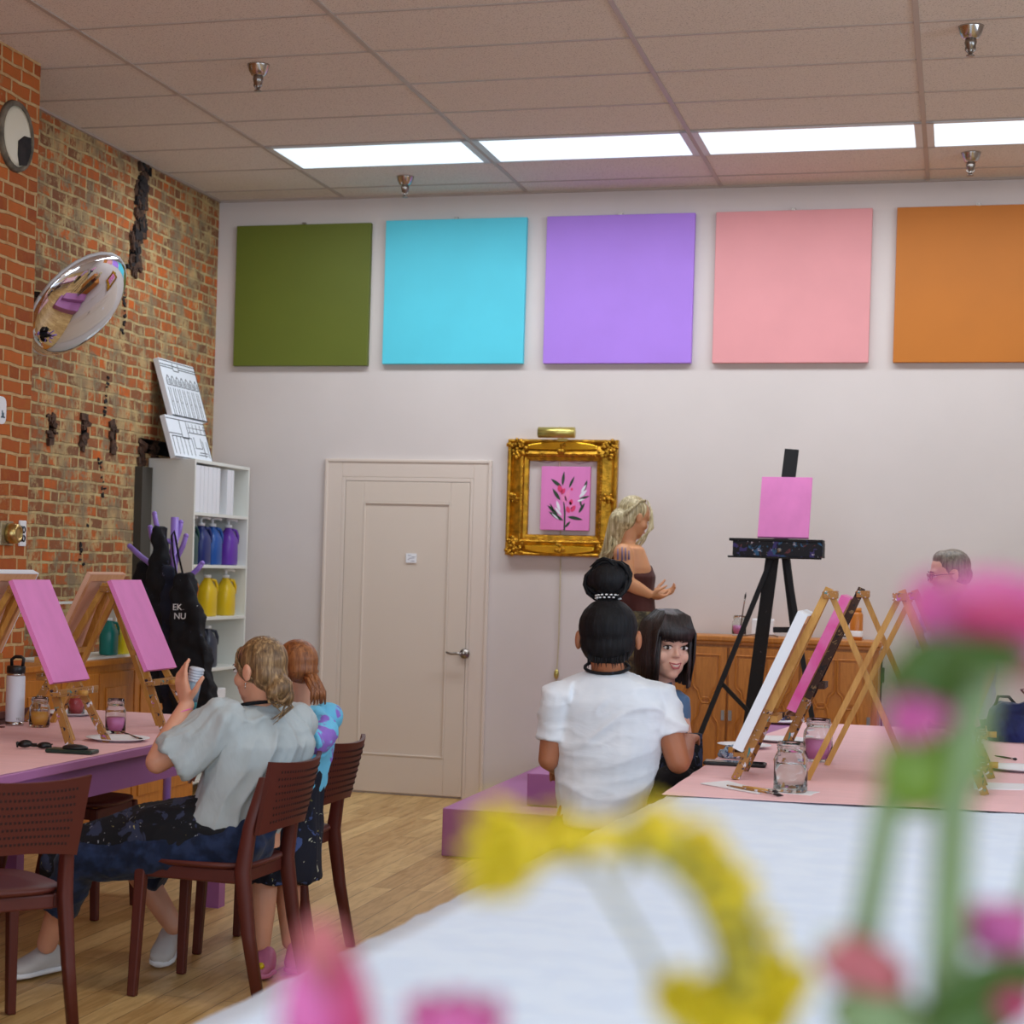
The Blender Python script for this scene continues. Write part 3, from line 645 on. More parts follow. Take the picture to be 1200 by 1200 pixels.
def jug_parts(root, body, pump, handle=True):
    hw, hh = .072, .2
    MB().loft([((0, 0, 0), (.05, 0, 0), (0, hw, 0)), ((0, 0, .01), (.056, 0, 0), (0, hw + .006, 0)), ((0, 0, .15), (.056, 0, 0), (0, hw + .006, 0)), ((0, 0, .175), (.052, 0, 0), (0, hw, 0)), ((0, 0, .215), (.032, 0, 0), (0, .04, 0)), ((0, 0, .235), (.02, 0, 0), (0, .022, 0)), ((0, 0, .245), (.02, 0, 0), (0, .022, 0))], 24, 3).build('bottle_body', body, root, smooth=True)
    if handle: MB().tube([(.02, .022, .232), (.03, .06, .225), (.035, .082, .19), (.035, .08, .14)], [.009, .011, .011, .009]).build('handle', body, root, smooth=True)
    MB().cyl((0, 0, .243), (0, 0, .262), .024).build('cap', 'paper_white', root, smooth=True)
    if pump:
        MB().cyl((0, 0, .26), (0, 0, .292), .008).tube([(-.012, -.01, .292), (.03, .025, .296), (.045, .04, .288)], .009).build('pump', 'paper_white', root, smooth=True)
jugs = {}
def jug(colname, col, p, label, pump, group, rz=0):
    key = (colname, pump)
    if key not in jugs:
        m = mat(colname + '_paint_jug', col, .35); r = thing('paint_jug', label, 'paint bottle', p, rz, group); jug_parts(r, m, pump); jugs[key] = r
    else: r = dup(jugs[key], p, rz, label, group)
    return r
jx = SX1 - .085
for y_, cn, c_, pu, z_, lb in ((10.92, 'dark_green', (22, 68, 66), 1, 1.447, 'dark green paint jug with white pump, nearest on the upper bottle shelf'),
    (11.13, 'navy_blue', (28, 44, 108), 1, 1.447, 'navy blue paint jug with white pump on the upper bottle shelf'),
    (11.32, 'bright_blue', (24, 82, 160), 1, 1.447, 'bright blue paint jug beside the navy jug'),
    (11.60, 'purple', (104, 54, 168), 1, 1.447, 'purple paint jug at the far end of the upper bottle shelf'),
    (10.93, 'orange', (206, 122, 22), 0, 1.122, 'orange paint jug, nearest on the yellow row of the shelf unit'),
    (11.26, 'yellow', (224, 188, 20), 0, 1.122, 'yellow paint jug without a pump in the middle of the yellow row'),
    (11.58, 'yellow', (224, 188, 20), 1, 1.122, 'yellow paint jug with a pump at the far end of the yellow row'),
    (11.10, 'slate_blue', (44, 52, 70), 1, .800, 'dark slate paint jug with pump on the lower shelf behind the head'),
    (11.29, 'slate_blue', (44, 52, 70), 0, .800, 'dark slate paint jug without pump on the lower shelf')):
    jug(cn, c_, (jx, y_, z_), lb, pu, 'paint jugs on the white shelf unit')
# binders / stacked canvases in the top compartment
wb = mat('white_binder', (232, 232, 236), .6)
y_ = SY0 + .025
for k in range(8):
    th = (.085, .06, .07, .075, .065, .06, .07, .05)[k]
    if k == 6: y_ += .12
    o = MB().box((SX0 + .02, y_, SH[0] + .001), (SX1 - .006, y_ + th - .006, SZ - .035)).build('blank_canvas', wb, bevel=.002)
    tag(o, 'white blank canvas, %s of the six packed tight in the top of the shelf unit' % ('nearest', 'second', 'third', 'fourth', 'fifth', 'farthest')[k] if k < 6 else 'white blank canvas past the gap in the top compartment, ' + ('nearer one' if k == 6 else 'farther one'), 'canvas', 'blank canvases standing upright in a row'); y_ += th
o = MB().box((SX0 + .05, y_ - .245, SH[0] + .001), (SX1 - .05, y_ - .225, SZ - .04)).build('folder', mat('kraft_folder', (170, 158, 120), .8)); tag(o, 'tan folder in the gap between the white canvases of the shelf unit', 'folder')
o = MB().box((SX1 - .29, 11.02, SH[4] + .001), (SX1 - .03, 11.5, SH[4] + .2)).build('storage_box', 'paper_white', bevel=.006); tag(o, 'white storage box on a low shelf behind the woman in grey', 'box')
# two line-drawing canvases leaning on the brick, one above the other
ink = mat('black_ink', (30, 32, 38), .7)
def sketch(name, pbl, y0, y1, z0, z1, xa, xb, label, draw):
    o0 = Vector((xa, y0, z0)); t = thing('sketch_canvas', label, 'canvas', o0)
    up = Vector((xb - xa, 0, z1 - z0)); H_ = up.length; up.normalize(); an = Vector((up.z, 0, -up.x)) ; ay = Vector((0, 1, 0)); W_ = y1 - y0
    MB().prism([(0, 0), (W_, 0), (W_, H_), (0, H_)], (0, 0, 0), ay, up, -an, .035).build('canvas', 'canvas_white', t, bevel=.002)
    b = MB()
    def ln(x0, z0, x1, z1, w_=.0045): b.beam(ay * x0 * W_ + up * z0 * H_ + an * .0008, ay * x1 * W_ + up * z1 * H_ + an * .0008, w_, .0016, an)
    draw(ln); b.build('line_drawing', ink, t)
def d1(ln):
    ln(0, .97, 1, .97); ln(0, .9, 1, .9); ln(.35, .82, .5, .82); ln(.35, .82, .35, .95); ln(.5, .82, .5, .95); ln(0, .86, .35, .86); ln(.5, .86, 1, .86)
    for k in range(7):
        x = .08 + k * .13; ln(x, .55, x + .1, .55); ln(x, .55, x, .64); ln(x + .1, .55, x + .1, .64); ln(x, .64, x + .05, .72); ln(x + .05, .72, x + .1, .64); ln(x + .03, .57, x + .03, .65, .003); ln(x + .07, .57, x + .07, .65, .003)
        ln(x, .02, x, .5); ln(x + .05, .02, x + .05, .5, .003); ln(x + .02, .26, x + .05, .26)
    ln(0, .01, 1, .01, .008); ln(.99, 0, .99, 1)
def d2(ln):
    ln(0, .93, 1, .93); ln(.33, .5, .33, .93); ln(.33, .5, .5, .5); ln(.5, .5, .5, .93); ln(0, .58, .33, .58)
    for k in range(5): ln(.56 + .1 * k, .66, .56 + .1 * k, .88, .003)
    ln(.52, .66, 1, .66); ln(.52, .78, 1, .78, .003)
    for k in range(6): ln(.06 + .1 * k, .1, .06 + .1 * k, .52, .004)
    ln(.06, .52, .56, .52); ln(.62, .3, .8, .3); ln(.62, .3, .62, .56); ln(.8, .3, .8, .56); ln(.84, .1, .84, .5); ln(.94, .1, .94, .5); ln(.66, .14, .9, .14); ln(.7, .2, .9, .2); ln(0, .02, 1, .02, .006); ln(.99, 0, .99, .95)
a0 = Px(209, 547, -4.50); a1 = Px(253, 552, -4.50)
sketch('a', None, a0.y, a1.y, SZ + .002, SZ + .26, -4.52, -4.60, 'white canvas with black building line drawing standing on the shelf unit, under another', d2)
b0 = Px(203, 500, -4.60); b1 = Px(244, 506, -4.60)
sketch('b', None, b0.y, b1.y, SZ + .265, SZ + .62, -4.605, -4.715, 'upper white canvas with black line drawing of arched windows, leaning on the brick', d1)
# dark strip painted as the shade in the gap beside the shelf unit
o = MB().box((XL, 10.62, 0.5), (XL + .05, 10.77, 2.03)).build('shade_strip', mat('shade_grey', (70, 66, 58), .8)); tag(o, 'dark grey strip painted as gap shade between the brick wall and the white shelf unit', 'shade strip')

# ================================================================== COAT RACK WITH APRONS
rk = Py(205, 606, 9.75); RX, RY = rk.x, 9.75
t = thing('coat_rack', 'lavender coat rack with curved pegs hung with black aprons by the shelf unit', 'coat rack', (RX, RY, 0))
MB().cyl((0, 0, .02), (0, 0, rk.z), .022).build('pole', 'rack', t, smooth=True)
MB().lathe((0, 0, 0), [(.15, 0), (.15, .015), (.05, .03), (.03, .06)]).build('base', 'rack', t, smooth=True)
for px, py, bx, bz, dy in ((181, 602, 188, 628, -.05), (176, 618, 182, 640, .08), (212, 612, 205, 636, .05), (218, 628, 207, 655, -.06), (152, 640, 178, 662, -.06), (237, 660, 222, 676, .05), (203, 652, 203, 682, -.12)):
    tip = Py(px, py, RY + dy) - Vector((RX, RY, 0)); mid = Py(bx, bz, RY + dy) - Vector((RX, RY, 0)); root_ = Vector((0, 0, mid.z - .03))
    q = tip * .55 + mid * .45; q = q + (tip - root_).normalized().cross(Vector((0, 1, 0))) * .0
    MB().tube([root_, root_ * .35 + mid * .65 + Vector((0, 0, -.015)), mid, q + Vector(((tip.x > 0) * .012 - .006, 0, 0)), tip], [.014, .014, .015, .015, .014]).sph(tip, .0145).build('peg', 'rack', t, smooth=True)
def apron(label, outline, y_, th, m='apron', grp=None):
    P_ = [Py(a_, b_, y_) for a_, b_ in outline]; c_ = sum(P_, Vector()) / len(P_)
    b = MB(); n = len(P_); 
    b.prism([(p.x - c_.x, p.z - c_.z) for p in P_], (0, -th / 2, 0), (1, 0, 0), (0, 0, 1), (0, 1, 0), th)
    tt = thing('apron', label, 'apron', c_, 0, grp)
    o = b.build('apron_cloth', m, tt); r = o.modifiers.new('remesh', 'REMESH'); r.mode = 'VOXEL'; r.voxel_size = .012; r.use_smooth_shade = True
    s_ = o.modifiers.new('s', 'SMOOTH'); s_.iterations = 5
    tx = bpy.data.textures.new('apron_folds', 'CLOUDS'); tx.noise_scale = .1; d_ = o.modifiers.new('d', 'DISPLACE'); d_.texture = tx; d_.strength = .07
    return tt
ap1 = apron('long black apron hanging from the top left peg of the lavender coat rack', [(186, 617), (195, 616), (195, 700), (212, 800), (205, 822), (176, 822), (172, 760), (168, 700), (174, 676), (182, 640)], RY - .1, .1)
ap3 = apron('black apron hanging on the outermost left peg of the lavender coat rack', [(166, 656), (176, 658), (182, 690), (184, 800), (170, 800), (164, 740), (158, 712), (157, 682)], RY + .02, .09)
ap2 = apron('black apron with white lettering hanging on the right of the coat rack', [(207, 672), (226, 672), (229, 700), (236, 712), (240, 745), (250, 800), (250, 860), (205, 860), (200, 760), (204, 700)], RY - .16, .11, 'apron')
ap4 = apron('dark blue spattered apron hanging between the two black ones', [(194, 664), (207, 664), (210, 760), (216, 858), (190, 858), (188, 720)], RY - .13, .06, spatter('navy_apron_cloth', (22, 28, 48), [((90, 96, 120), 1.4, .68)], .9, 18))
bstrap = MB(); bstrap.tube([Py(a_, b_, RY - .19) for a_, b_ in ((207, 674), (203, 650), (201, 628), (204, 622), (206, 632), (209, 650), (214, 672))], .006, 6, .4).build('neck_strap', 'apron', ap2, world=True)
lt = Py(211, 717, RY - .225); text('EKU\nNU', .048, lt, (1, 0, .03), (0, 0, 1), mat and 'paper_white', ap2)
lb = Py(225, 711, RY - .222); MB().obox(lb, (1, 0, -.4), (0, 1, 0), (.4, 0, 1), .028, .002, .018).build('patch', 'paper_white', ap2, world=True)

# ================================================================== ORANGE CABINET ALONG THE BRICK, RACK OF JUGS
KX = -4.36; kz = Px(160, 770, KX).z
kb0, kb1 = 8.43, Px(232, 800, KX).y
cab = thing('side_cabinet', 'long honey oak cabinet with panel doors along the brick wall', 'cabinet', (KX, kb0, 0))
W_ = kb1 - kb0
MB().box((-.38, 0, .0), (-.02, W_, kz - .03)).build('body', 'credenza', cab); MB().box((-.39, -.01, kz - .03), (.005, W_ + .01, kz)).build('top', 'credenza', cab, bevel=.004)
nd = 5
for k in range(nd):
    y0 = .02 + (W_ - .04) / nd * k; y1 = y0 + (W_ - .04) / nd - .015
    d_ = MB().box((-.02, y0, .06), (0, y1, kz - .07)).build('door', 'credenza', cab, bevel=.004)
    MB().box((0, y0 + .07, .14), (.008, y1 - .07, kz - .15)).build('raised_panel', 'credenza', d_, bevel=.006)
    MB().cyl((0, y1 - .03, .5), (.02, y1 - .03, .5), .008).build('knob', 'brass', d_, smooth=True)
z1_ = Px(100, 707, -4.42).z
wr_y0, wr_y1 = 8.9, Px(152, 707, -4.42).y + .25
t = thing('bottle_rack', 'low white rack standing on the oak cabinet behind the easels', 'rack', (-4.55, wr_y0, kz))
L_ = wr_y1 - wr_y0
MB().box((-.12, 0, 0), (.14, L_, .012)).build('lower_board', 'shelf', t); MB().box((-.12, 0, z1_ - kz - .012), (-.06, L_, z1_ - kz)).build('upper_board', 'shelf', t)
for yy in (0, L_ - .012): MB().box((-.12, yy, .012), (-.06, yy + .012, z1_ - kz - .012)).build('upright', 'shelf', t)
for px, cn, c_, pu, lb in ((127, 'teal', (24, 120, 110), 0, 'teal green paint jug seen between the table easels'), (141, 'lemon', (226, 206, 30), 1, 'yellow paint jug with pump seen between the table easels'), (157, 'scarlet', (190, 32, 20), 0, 'red paint jug behind the right pink canvas'), (89, 'scarlet', (190, 32, 20), 0, 'red paint jug mostly hidden behind the left pink canvas')):
    p = Px(px, 768, -4.47); jj = jug(cn, c_, (-4.47, p.y, kz + .0125), lb, pu, 'paint jugs on the oak cabinet'); jj.scale = (.78, .78, .78)

# ================================================================== CREDENZA ON THE BACK WALL
CY0 = 11.42; ctz = Py(860, 746, CY0).z; cx1 = Py(1030, 760, CY0).x; cx0 = cx1 - 1.29
cr = thing('credenza', 'honey oak sideboard with carved panel doors against the back wall', 'sideboard', (cx0, WY - .02, 0)); W_ = cx1 - cx0; D_ = WY - .02 - CY0
MB().box((0, -D_ + .02, .0), (W_, 0, ctz - .03)).build('body', 'credenza', cr); MB().box((-.015, -D_ - .012, ctz - .03), (W_ + .015, 0, ctz)).build('top', 'credenza', cr, bevel=.006)
MB().box((-.008, -D_ - .004, ctz - .05), (W_ + .008, -D_ + .02, ctz - .03)).build('cornice', 'credenza', cr, bevel=.004)
nd = 3; dw = (W_ - .04) / nd
def ogee(cx, cz, w, h, flip):
    """outline of the carved panel: a straight box with a pinched, arched head"""
    pts = [(-w, 0), (w, 0), (w, h * .62), (w * .92, h * .68), (w * .6, h * .76), (w * .5, h * .9), (w * .25, h), (-w * .25, h), (-w * .5, h * .9), (-w * .6, h * .76), (-w * .92, h * .68), (-w, h * .62)]
    return [(cx + x, cz + (z if not flip else -z)) for x, z in pts]
for k in range(nd):
    x0 = .02 + dw * k; x1 = x0 + dw - .012; cx_ = (x0 + x1) / 2
    d_ = MB().box((x0, -D_ - .002, .26), (x1, -D_ + .02, ctz - .065)).build('door', 'credenza', cr, bevel=.004)
    H_ = ctz - .065 - .26
    for (cz, hh, fl) in ((.26 + H_ * .06, H_ * .56, False), (.26 + H_ * .94, H_ * .36, True)):
        hp = MB()
        for s_ in (-1, 1):
            w_ = dw * .185; o_ = ogee(cx_ + s_ * dw * .2, cz, w_, hh, fl)
            hp.tube([(x, -D_ - .004, z) for x, z in o_ + o_[:1]], .006, 6)
            hp.prism(ogee(cx_ + s_ * dw * .2, cz + (.015 if not fl else -.015), w_ * .8, hh * .88, fl), (0, -D_ - .002, 0), (1, 0, 0), (0, 0, 1), (0, -1, 0), .006)
        hp.build('carved_panel', 'credenza', d_, bevel=.002)
    MB().box((x0 + .005 if k % 2 else x1 - .025, -D_ - .01, .62), (x0 + .025 if k % 2 else x1 - .005, -D_ - .002, .68)).build('hinge', 'nickel', d_)
    dd = MB().box((x0, -D_ - .002, .06), (x1, -D_ + .02, .245)).build('drawer', 'credenza', cr, bevel=.004)
# things on the credenza
def jar(name, p, r, h, liquid, level, label, group=None, brush=False):
    t = thing(name, label, 'jar', p, 0, group)
    g_ = MB().lathe((0, 0, 0), [(r * .9, 0), (r, .008), (r, h * .62), (r * .96, h * .7), (r * .8, h * .78), (r * .78, h * .82), (r * .82, h * .84), (r * .8, h), (r * .74, h), (r * .72, h * .8), (r * .9, h * .68), (r * .93, h * .6), (r * .93, .012), (r * .001, .01)], 28); g_.build('glass', 'glass', t, smooth=True)
    tr = MB()
    for z_ in (.87, .92): tr.tube([(r * .82 * math.cos(a_), r * .82 * math.sin(a_), h * z_) for a_ in [k * PI / 12 for k in range(25)]], .0022, 5)
    tr.build('screw_thread', 'glass', t, smooth=True)
    if liquid: MB().lathe((0, 0, 0), [(r * .92, .012), (r * .92, h * level), (.001, h * level)], 28).build('liquid', liquid, t, smooth=True)
    return t
def brush(name, a, b, label, m='easel', group=None):
    a, b = Vector(a), Vector(b); t = thing(name, label, 'brush', a, 0, group); d = b - a
    MB().tube([Vector((0, 0, 0)), d * .35, d * .72], [.0022, .0042, .0034]).build('handle', m, t, smooth=True)
    MB().tube([d * .72, d * .84], [.004, .0045]).build('ferrule', 'chrome', t, smooth=True)
    MB().tube([d * .84, d * .92, d], [.0045, .006, .001]).build('bristles', 'black', t, smooth=True); return t
p = Py(866, 741, 11.6); p.z = ctz + .001
jar('glass_jar', p, .042, .12, 'pinkwater', .5, 'small jar of pink paint water with a brush in it on the sideboard')
brush('paintbrush', p + Vector((.0, .03, .012)), p + Vector((.035, -.01, .26)), 'paintbrush standing in the pink jar on the sideboard', 'easel_dark')
p = Py(893, 744, 11.62); p.z = ctz + .001
o = MB().box((p.x - .06, p.y - .04, p.z), (p.x + .07, p.y + .04, p.z + .105)).build('napkin_stack', 'paper_white', bevel=.008); tag(o, 'white stack of paper behind the black easel mast on the sideboard', 'paper')
o = MB().tube([(p.x - .1, p.y - .11, p.z + .004), (p.x - .03, p.y - .12, p.z + .014), (p.x + .08, p.y - .10, p.z + .012), (p.x + .1, p.y - .08, p.z + .004)], .004).build('crumpled_wire', 'nickel'); tag(o, 'short loose wire beside the jar on the sideboard', 'wire')
p = Py(1003, 750, 11.6); p.z = ctz + .001
t = thing('spray_bottle', 'orange bottle with a white label on the right end of the sideboard', 'bottle', p)
MB().lathe((0, 0, 0), [(.036, 0), (.038, .02), (.038, .15), (.03, .165)]).build('bottle_body', mat('amber_plastic', (196, 116, 42), .3), t, smooth=True)
MB().lathe((0, 0, 0), [(.0385, .02), (.0388, .025), (.0388, .05), (.0385, .055)]).build('label_band', 'paper_white', t, smooth=True)
MB().cyl((0, 0, .165), (0, 0, .19), .028).build('cap', mat('orange_cap', (216, 130, 40), .4), t, smooth=True)
b = MB(); cw_ = [Py(a_, b_, WY - .03) for a_, b_ in ((1034, 762), (1033, 790), (1032, 820), (1033, 852), (1036, 880))]; b.tube([Py(965, 750, 11.7) + Vector((0, 0, .03)), Py(1000, 752, 11.8) + Vector((0, 0, .03)), Py(1026, 755, WY - .03)] + cw_, .005, 6)
pc_ = tag(b.build('power_cord', 'black'), 'black power cord dropping down beside the sideboard', 'cord'); q = Py(1033, 790, WY - .03); MB().box((q.x - .018, q.y - .02, q.z - .05), (q.x + .018, q.y + .02, q.z + .04)).build('adapter', 'black', pc_, bevel=.005)

# ================================================================== PINK PLATFORM
a_ = Pz(517, 1003, 0); ph = .245
st = thing('display_plinth', 'low wide pink plinth on the floor by the back wall', 'plinth', (a_.x, a_.y, 0)); 
PD = WY - .03 - a_.y
MB().box((0, 0, 0), (.70, PD, ph)).build('plinth_body', 'lilac', st, bevel=.006)
b_ = Pz(617, 944, ph)
o = MB().box((b_.x, b_.y, ph + .001), (cx0 - .03, WY - .05, ph + .17)).build('step_block', 'lilac', bevel=.006); tag(o, 'smaller pink block standing on the low pink plinth behind the woman', 'plinth')

# ================================================================== TABLES
TZ = .76
LX0, LX1, LY0_, LY1_ = -4.02, -2.935, 3.2, 8.2
lt_ = thing('paint_table', 'long lilac table under pink paper in front of the brick wall', 'table', ((LX0 + LX1) / 2, (LY0_ + LY1_) / 2, 0))
MB().box((LX0, LY0_, TZ - .035), (LX1, LY1_, TZ - .002)).build('tabletop', 'lilac', lt_, bevel=.004, world=True)
for lo, hi in (((LX1 - .05, LY0_ + .03, TZ - .15), (LX1 - .03, LY1_ - .03, TZ - .035)), ((LX0 + .03, LY0_ + .03, TZ - .15), (LX0 + .05, LY1_ - .03, TZ - .035)), ((LX0 + .05, LY1_ - .05, TZ - .15), (LX1 - .05, LY1_ - .03, TZ - .035))):
    MB().box(lo, hi).build('apron_rail', 'lilac2', lt_, world=True)
for x_, y_ in ((LX1 - .06, 7.62), (LX0 + .07, 7.62), (LX1 - .12, 3.4), (LX0 + .07, 3.4)): MB().box((x_ - .04, y_ - .035, 0), (x_ + .04, y_ + .035, TZ - .035)).build('leg', 'lilac2', lt_, world=True)
def sheet(name, pts, z, t, m, label, cat, seed=0, kind=None):
    """thin sheet with a slightly wavy edge"""
    r_ = random.Random(seed); P_ = []
    for (x0, y0), (x1, y1) in zip(pts, pts[1:] + pts[:1]):
        n = max(2, int(math.hypot(x1 - x0, y1 - y0) / .12))
        for k in range(n): u = k / n; P_.append((x0 + (x1 - x0) * u + (r_.random() - .5) * .006, y0 + (y1 - y0) * u + (r_.random() - .5) * .006))
    o = MB().prism(P_, (0, 0, z), (1, 0, 0), (0, 1, 0), (0, 0, 1), t).build(name, m); return tag(o, label, cat)
sheet('table_paper', [(LX0 + .01, LY0_ + .01), (LX1 - .012, LY0_ + .01), (LX1 - .012, LY1_ - .02), (LX0 + .01, LY1_ - .02)], TZ - .001, .0015, 'pink_paper', 'pink paper covering the left table under the two pink canvases', 'paper', 1)
# right-hand tables
RX0, RX1 = -.885, .42
rt = thing('paint_table', 'long table covered in pink paper with the sideboard behind it', 'table', (-.25, 8, 0))
MB().box((RX0 + .01, 6.25, TZ - .035), (RX1, 9.62, TZ - .002)).build('tabletop', 'lilac', rt, bevel=.004, world=True)
MB().box((RX0 + .05, 6.3, TZ - .14), (RX0 + .07, 9.58, TZ - .035)).build('apron_rail', 'lilac2', rt, world=True)
for x_, y_ in ((RX0 + .1, 6.4), (RX1 - .1, 6.4), (RX0 + .1, 9.5), (RX1 - .1, 9.5)): MB().box((x_ - .035, y_ - .035, 0), (x_ + .035, y_ + .035, TZ - .035)).build('leg', 'lilac2', rt, world=True)
wt = thing('cloth_table', 'near table under a white cloth in front of the blurred flowers', 'table', (-.3, 3, 0))
MB().box((-.84, .15, TZ - .04), (RX1, 6.22, TZ - .006)).build('tabletop', 'white_metal', wt, world=True)
for x_, y_ in ((-.7, .4), (RX1 - .1, .4), (-.7, 6.0), (RX1 - .1, 6.0)): MB().box((x_ - .03, y_ - .03, 0), (x_ + .03, y_ + .03, TZ - .04)).build('leg', 'white_metal', wt, world=True)
# draped cloth: top with soft ripples, sides falling away
cv = MB(); nx, ny = 26, 90; r_ = random.Random(4)
def cpt(i, j):
    v = j / ny; y = .1 + (6.30 - .1) * v
    xl = -.865 - .19 * max(0, (6.2 - y)) / 2.8 if y > 2.0 else -1.15; xl = max(xl, -1.16)
    u = (i - 3) / (nx - 6); w_ = .0035 * math.sin(y * 13 + u * 3) + .003 * math.sin(y * 31 + u * 9 + 1) + .0015 * math.sin(u * 40 + y * 5)
    if i < 3: return Vector((xl - .012 * (3 - i) * .4 + .012 * math.sin(y * 9) * (3 - i) / 3, y, TZ - .11 * (3 - i)))
    if i > nx - 3: return Vector((RX1 + .03 + .01 * math.sin(y * 8), y, TZ - .1 * (i - nx + 3)))
    return Vector((xl + (RX1 + .02 - xl) * u, y, TZ + .001 + abs(w_)))
for j in range(ny + 1):
    for i in range(nx + 1): cv.v.append(cpt(i, j))
for j in range(ny):
    for i in range(nx): a_ = j * (nx + 1) + i; cv.f.append((a_, a_ + 1, a_ + nx + 2, a_ + nx + 1))
co = cv.build('tablecloth', 'white_cloth', smooth=True); so = co.modifiers.new('solid', 'SOLIDIFY'); so.thickness = .003; tag(co, 'white cloth draped over the near table with soft creases', 'tablecloth')
sheet('table_paper', [(RX0, 6.13), (-.5, 6.15), (-.1, 6.22), (.2, 6.25), (RX1 - .01, 6.28), (RX1 - .01, 9.6), (-.7, 9.55), (-.86, 8.2)], TZ + .009, .0015, 'pink_paper', 'pink paper covering the right table under the row of easels', 'paper', 2)
RZ = TZ + .0106; LZ = TZ + .0006

# ================================================================== CHAIRS
def make_chair():
    t = thing('chair', None, None)
    s = MB(); pts = []
    for k in range(28):
        a_ = 2 * PI * k / 28; c_, s_ = math.cos(a_), math.sin(a_)
        pts.append((.205 * math.copysign(abs(c_) ** .55, c_), .21 * math.copysign(abs(s_) ** .6, s_)))
    s.loft([((0, 0, .452), (.2, 0, 0), (0, .205, 0)), ((0, 0, .462), (.215, 0, 0), (0, .22, 0)), ((0, 0, .472), (.212, 0, 0), (0, .217, 0)), ((0, .0, .468), (.13, 0, 0), (0, .13, 0))], 32, 3.4).build('seat', 'chair', t, smooth=True)
    fr_ = MB(); fr_.box((-.19, -.18, .405), (-.165, .18, .452)); fr_.box((.165, -.18, .405), (.19, .18, .452)); fr_.box((-.165, .165, .405), (.165, .19, .45)); fr_.box((-.165, -.19, .405), (.165, -.165, .45)); fr_.build('seat_frame', 'chair', t, bevel=.006)
    for sx in (-1, 1):
        MB().beam((sx * .195, .195, 0), (sx * .183, .178, .45), .03, .032, (0, 1, 0), .036, .04).build('leg', 'chair', t, bevel=.006)
        b = MB(); P_ = [(sx * .205, -.275, 0), (sx * .2, -.225, .24), (sx * .195, -.195, .45), (sx * .19, -.215, .6), (sx * .185, -.26, .765)]; W_ = [.03, .036, .042, .036, .028]
        b.loft([(p, (w_ * .5, 0, 0), (0, w_ * .62, 0)) for p, w_ in zip(P_, W_)], 12, 4).build('leg', 'chair', t, smooth=True)
    bk = MB(); n = 14
    def bp(u, v, off): # u -1..1, v 0..1
        hw = .225 - .02 * (1 - v); zz = .595 + .215 * v - .02 * (1 - v) * (u * u) + .012 * v * u * u
        return Vector((hw * u, -.245 - .05 * v - .05 * (1 - u * u) + off, zz))
    for off in (.008, -.008):
        for j in range(5):
            for i in range(n + 1): bk.v.append(bp(-1 + 2 * i / n, j / 4, off))
    m_ = n + 1; L_ = 5 * m_
    for j in range(4):
        for i in range(n): a_ = j * m_ + i; bk.f += [(a_, a_ + 1, a_ + m_ + 1, a_ + m_), (a_ + L_ + m_, a_ + L_ + m_ + 1, a_ + L_ + 1, a_ + L_)]
    for i in range(n): bk.f += [(i, i + L_, i + 1 + L_, i + 1), (4 * m_ + i, 4 * m_ + i + 1, 4 * m_ + i + 1 + L_, 4 * m_ + i + L_)]
    for j in range(4): bk.f += [(j * m_, (j + 1) * m_, (j + 1) * m_ + L_, j * m_ + L_), (j * m_ + n, j * m_ + n + L_, (j + 1) * m_ + n + L_, (j + 1) * m_ + n)]
    bo = bk.build('backrest', 'chair', t, smooth=True); e_ = bo.modifiers.new('e', 'EDGE_SPLIT')
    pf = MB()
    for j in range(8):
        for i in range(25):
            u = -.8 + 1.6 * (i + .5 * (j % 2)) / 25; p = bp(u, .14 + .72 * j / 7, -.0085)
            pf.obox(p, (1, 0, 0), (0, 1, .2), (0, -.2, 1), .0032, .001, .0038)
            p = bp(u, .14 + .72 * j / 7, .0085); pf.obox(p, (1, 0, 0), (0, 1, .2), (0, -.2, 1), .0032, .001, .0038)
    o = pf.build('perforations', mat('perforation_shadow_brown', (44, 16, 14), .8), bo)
    o['kind'] = 'stuff'
    return t
ch = make_chair()
def put_chair(x, y, fx, fy, label, first=False):
    o = ch if first else dup(ch); o.location = (x, y, 0); o.rotation_euler = (0, 0, math.atan2(-fx, fy)); o['label'] = label; o['category'] = 'chair'; o['group'] = 'oxblood chairs around the tables'; return o
put_chair(-2.415, 6.13, -1, 0.04, 'dark red chair the woman in the grey shirt sits on', True)
c1_ = Vector((-2.52, 5.25, 0)); n1_ = Vector((-2.76, 4.96, 0)); f1 = Vector((-.77, .64, 0))
m1 = (c1_ + n1_) / 2 + f1 * .26; put_chair(m1.x, m1.y, f1.x, f1.y, 'empty dark red chair with perforated back at the left edge of the picture')
put_chair(-2.48, 6.86, -1, .03, 'dark red chair behind, where the girl with the ponytail sits')
put_chair(-3.50, 7.30, 1, 0, 'dark red chair on the far side of the left table, seat seen under the tabletop')
stl = thing('stool', 'round dark red stool under the woman in the white T-shirt', 'stool', (-1.26, 6.68, 0))
MB().lathe((0, 0, 0), [(.15, .44), (.185, .448), (.19, .462), (.18, .472), (.001, .47)]).build('seat', 'chair', stl, smooth=True)
for k_ in range(4): a_ = PI / 4 + PI / 2 * k_; MB().beam((.19 * math.cos(a_), .19 * math.sin(a_), 0), (.12 * math.cos(a_), .12 * math.sin(a_), .445), .03, .03).build('leg', 'chair', stl, bevel=.005)
put_chair(-1.12, 7.50, .8, .6, 'dark red chair the smiling girl with the bob sits on')
put_chair(.42, 10.15, -.2, -1, 'dark red chair beyond the navy bag at the right edge')

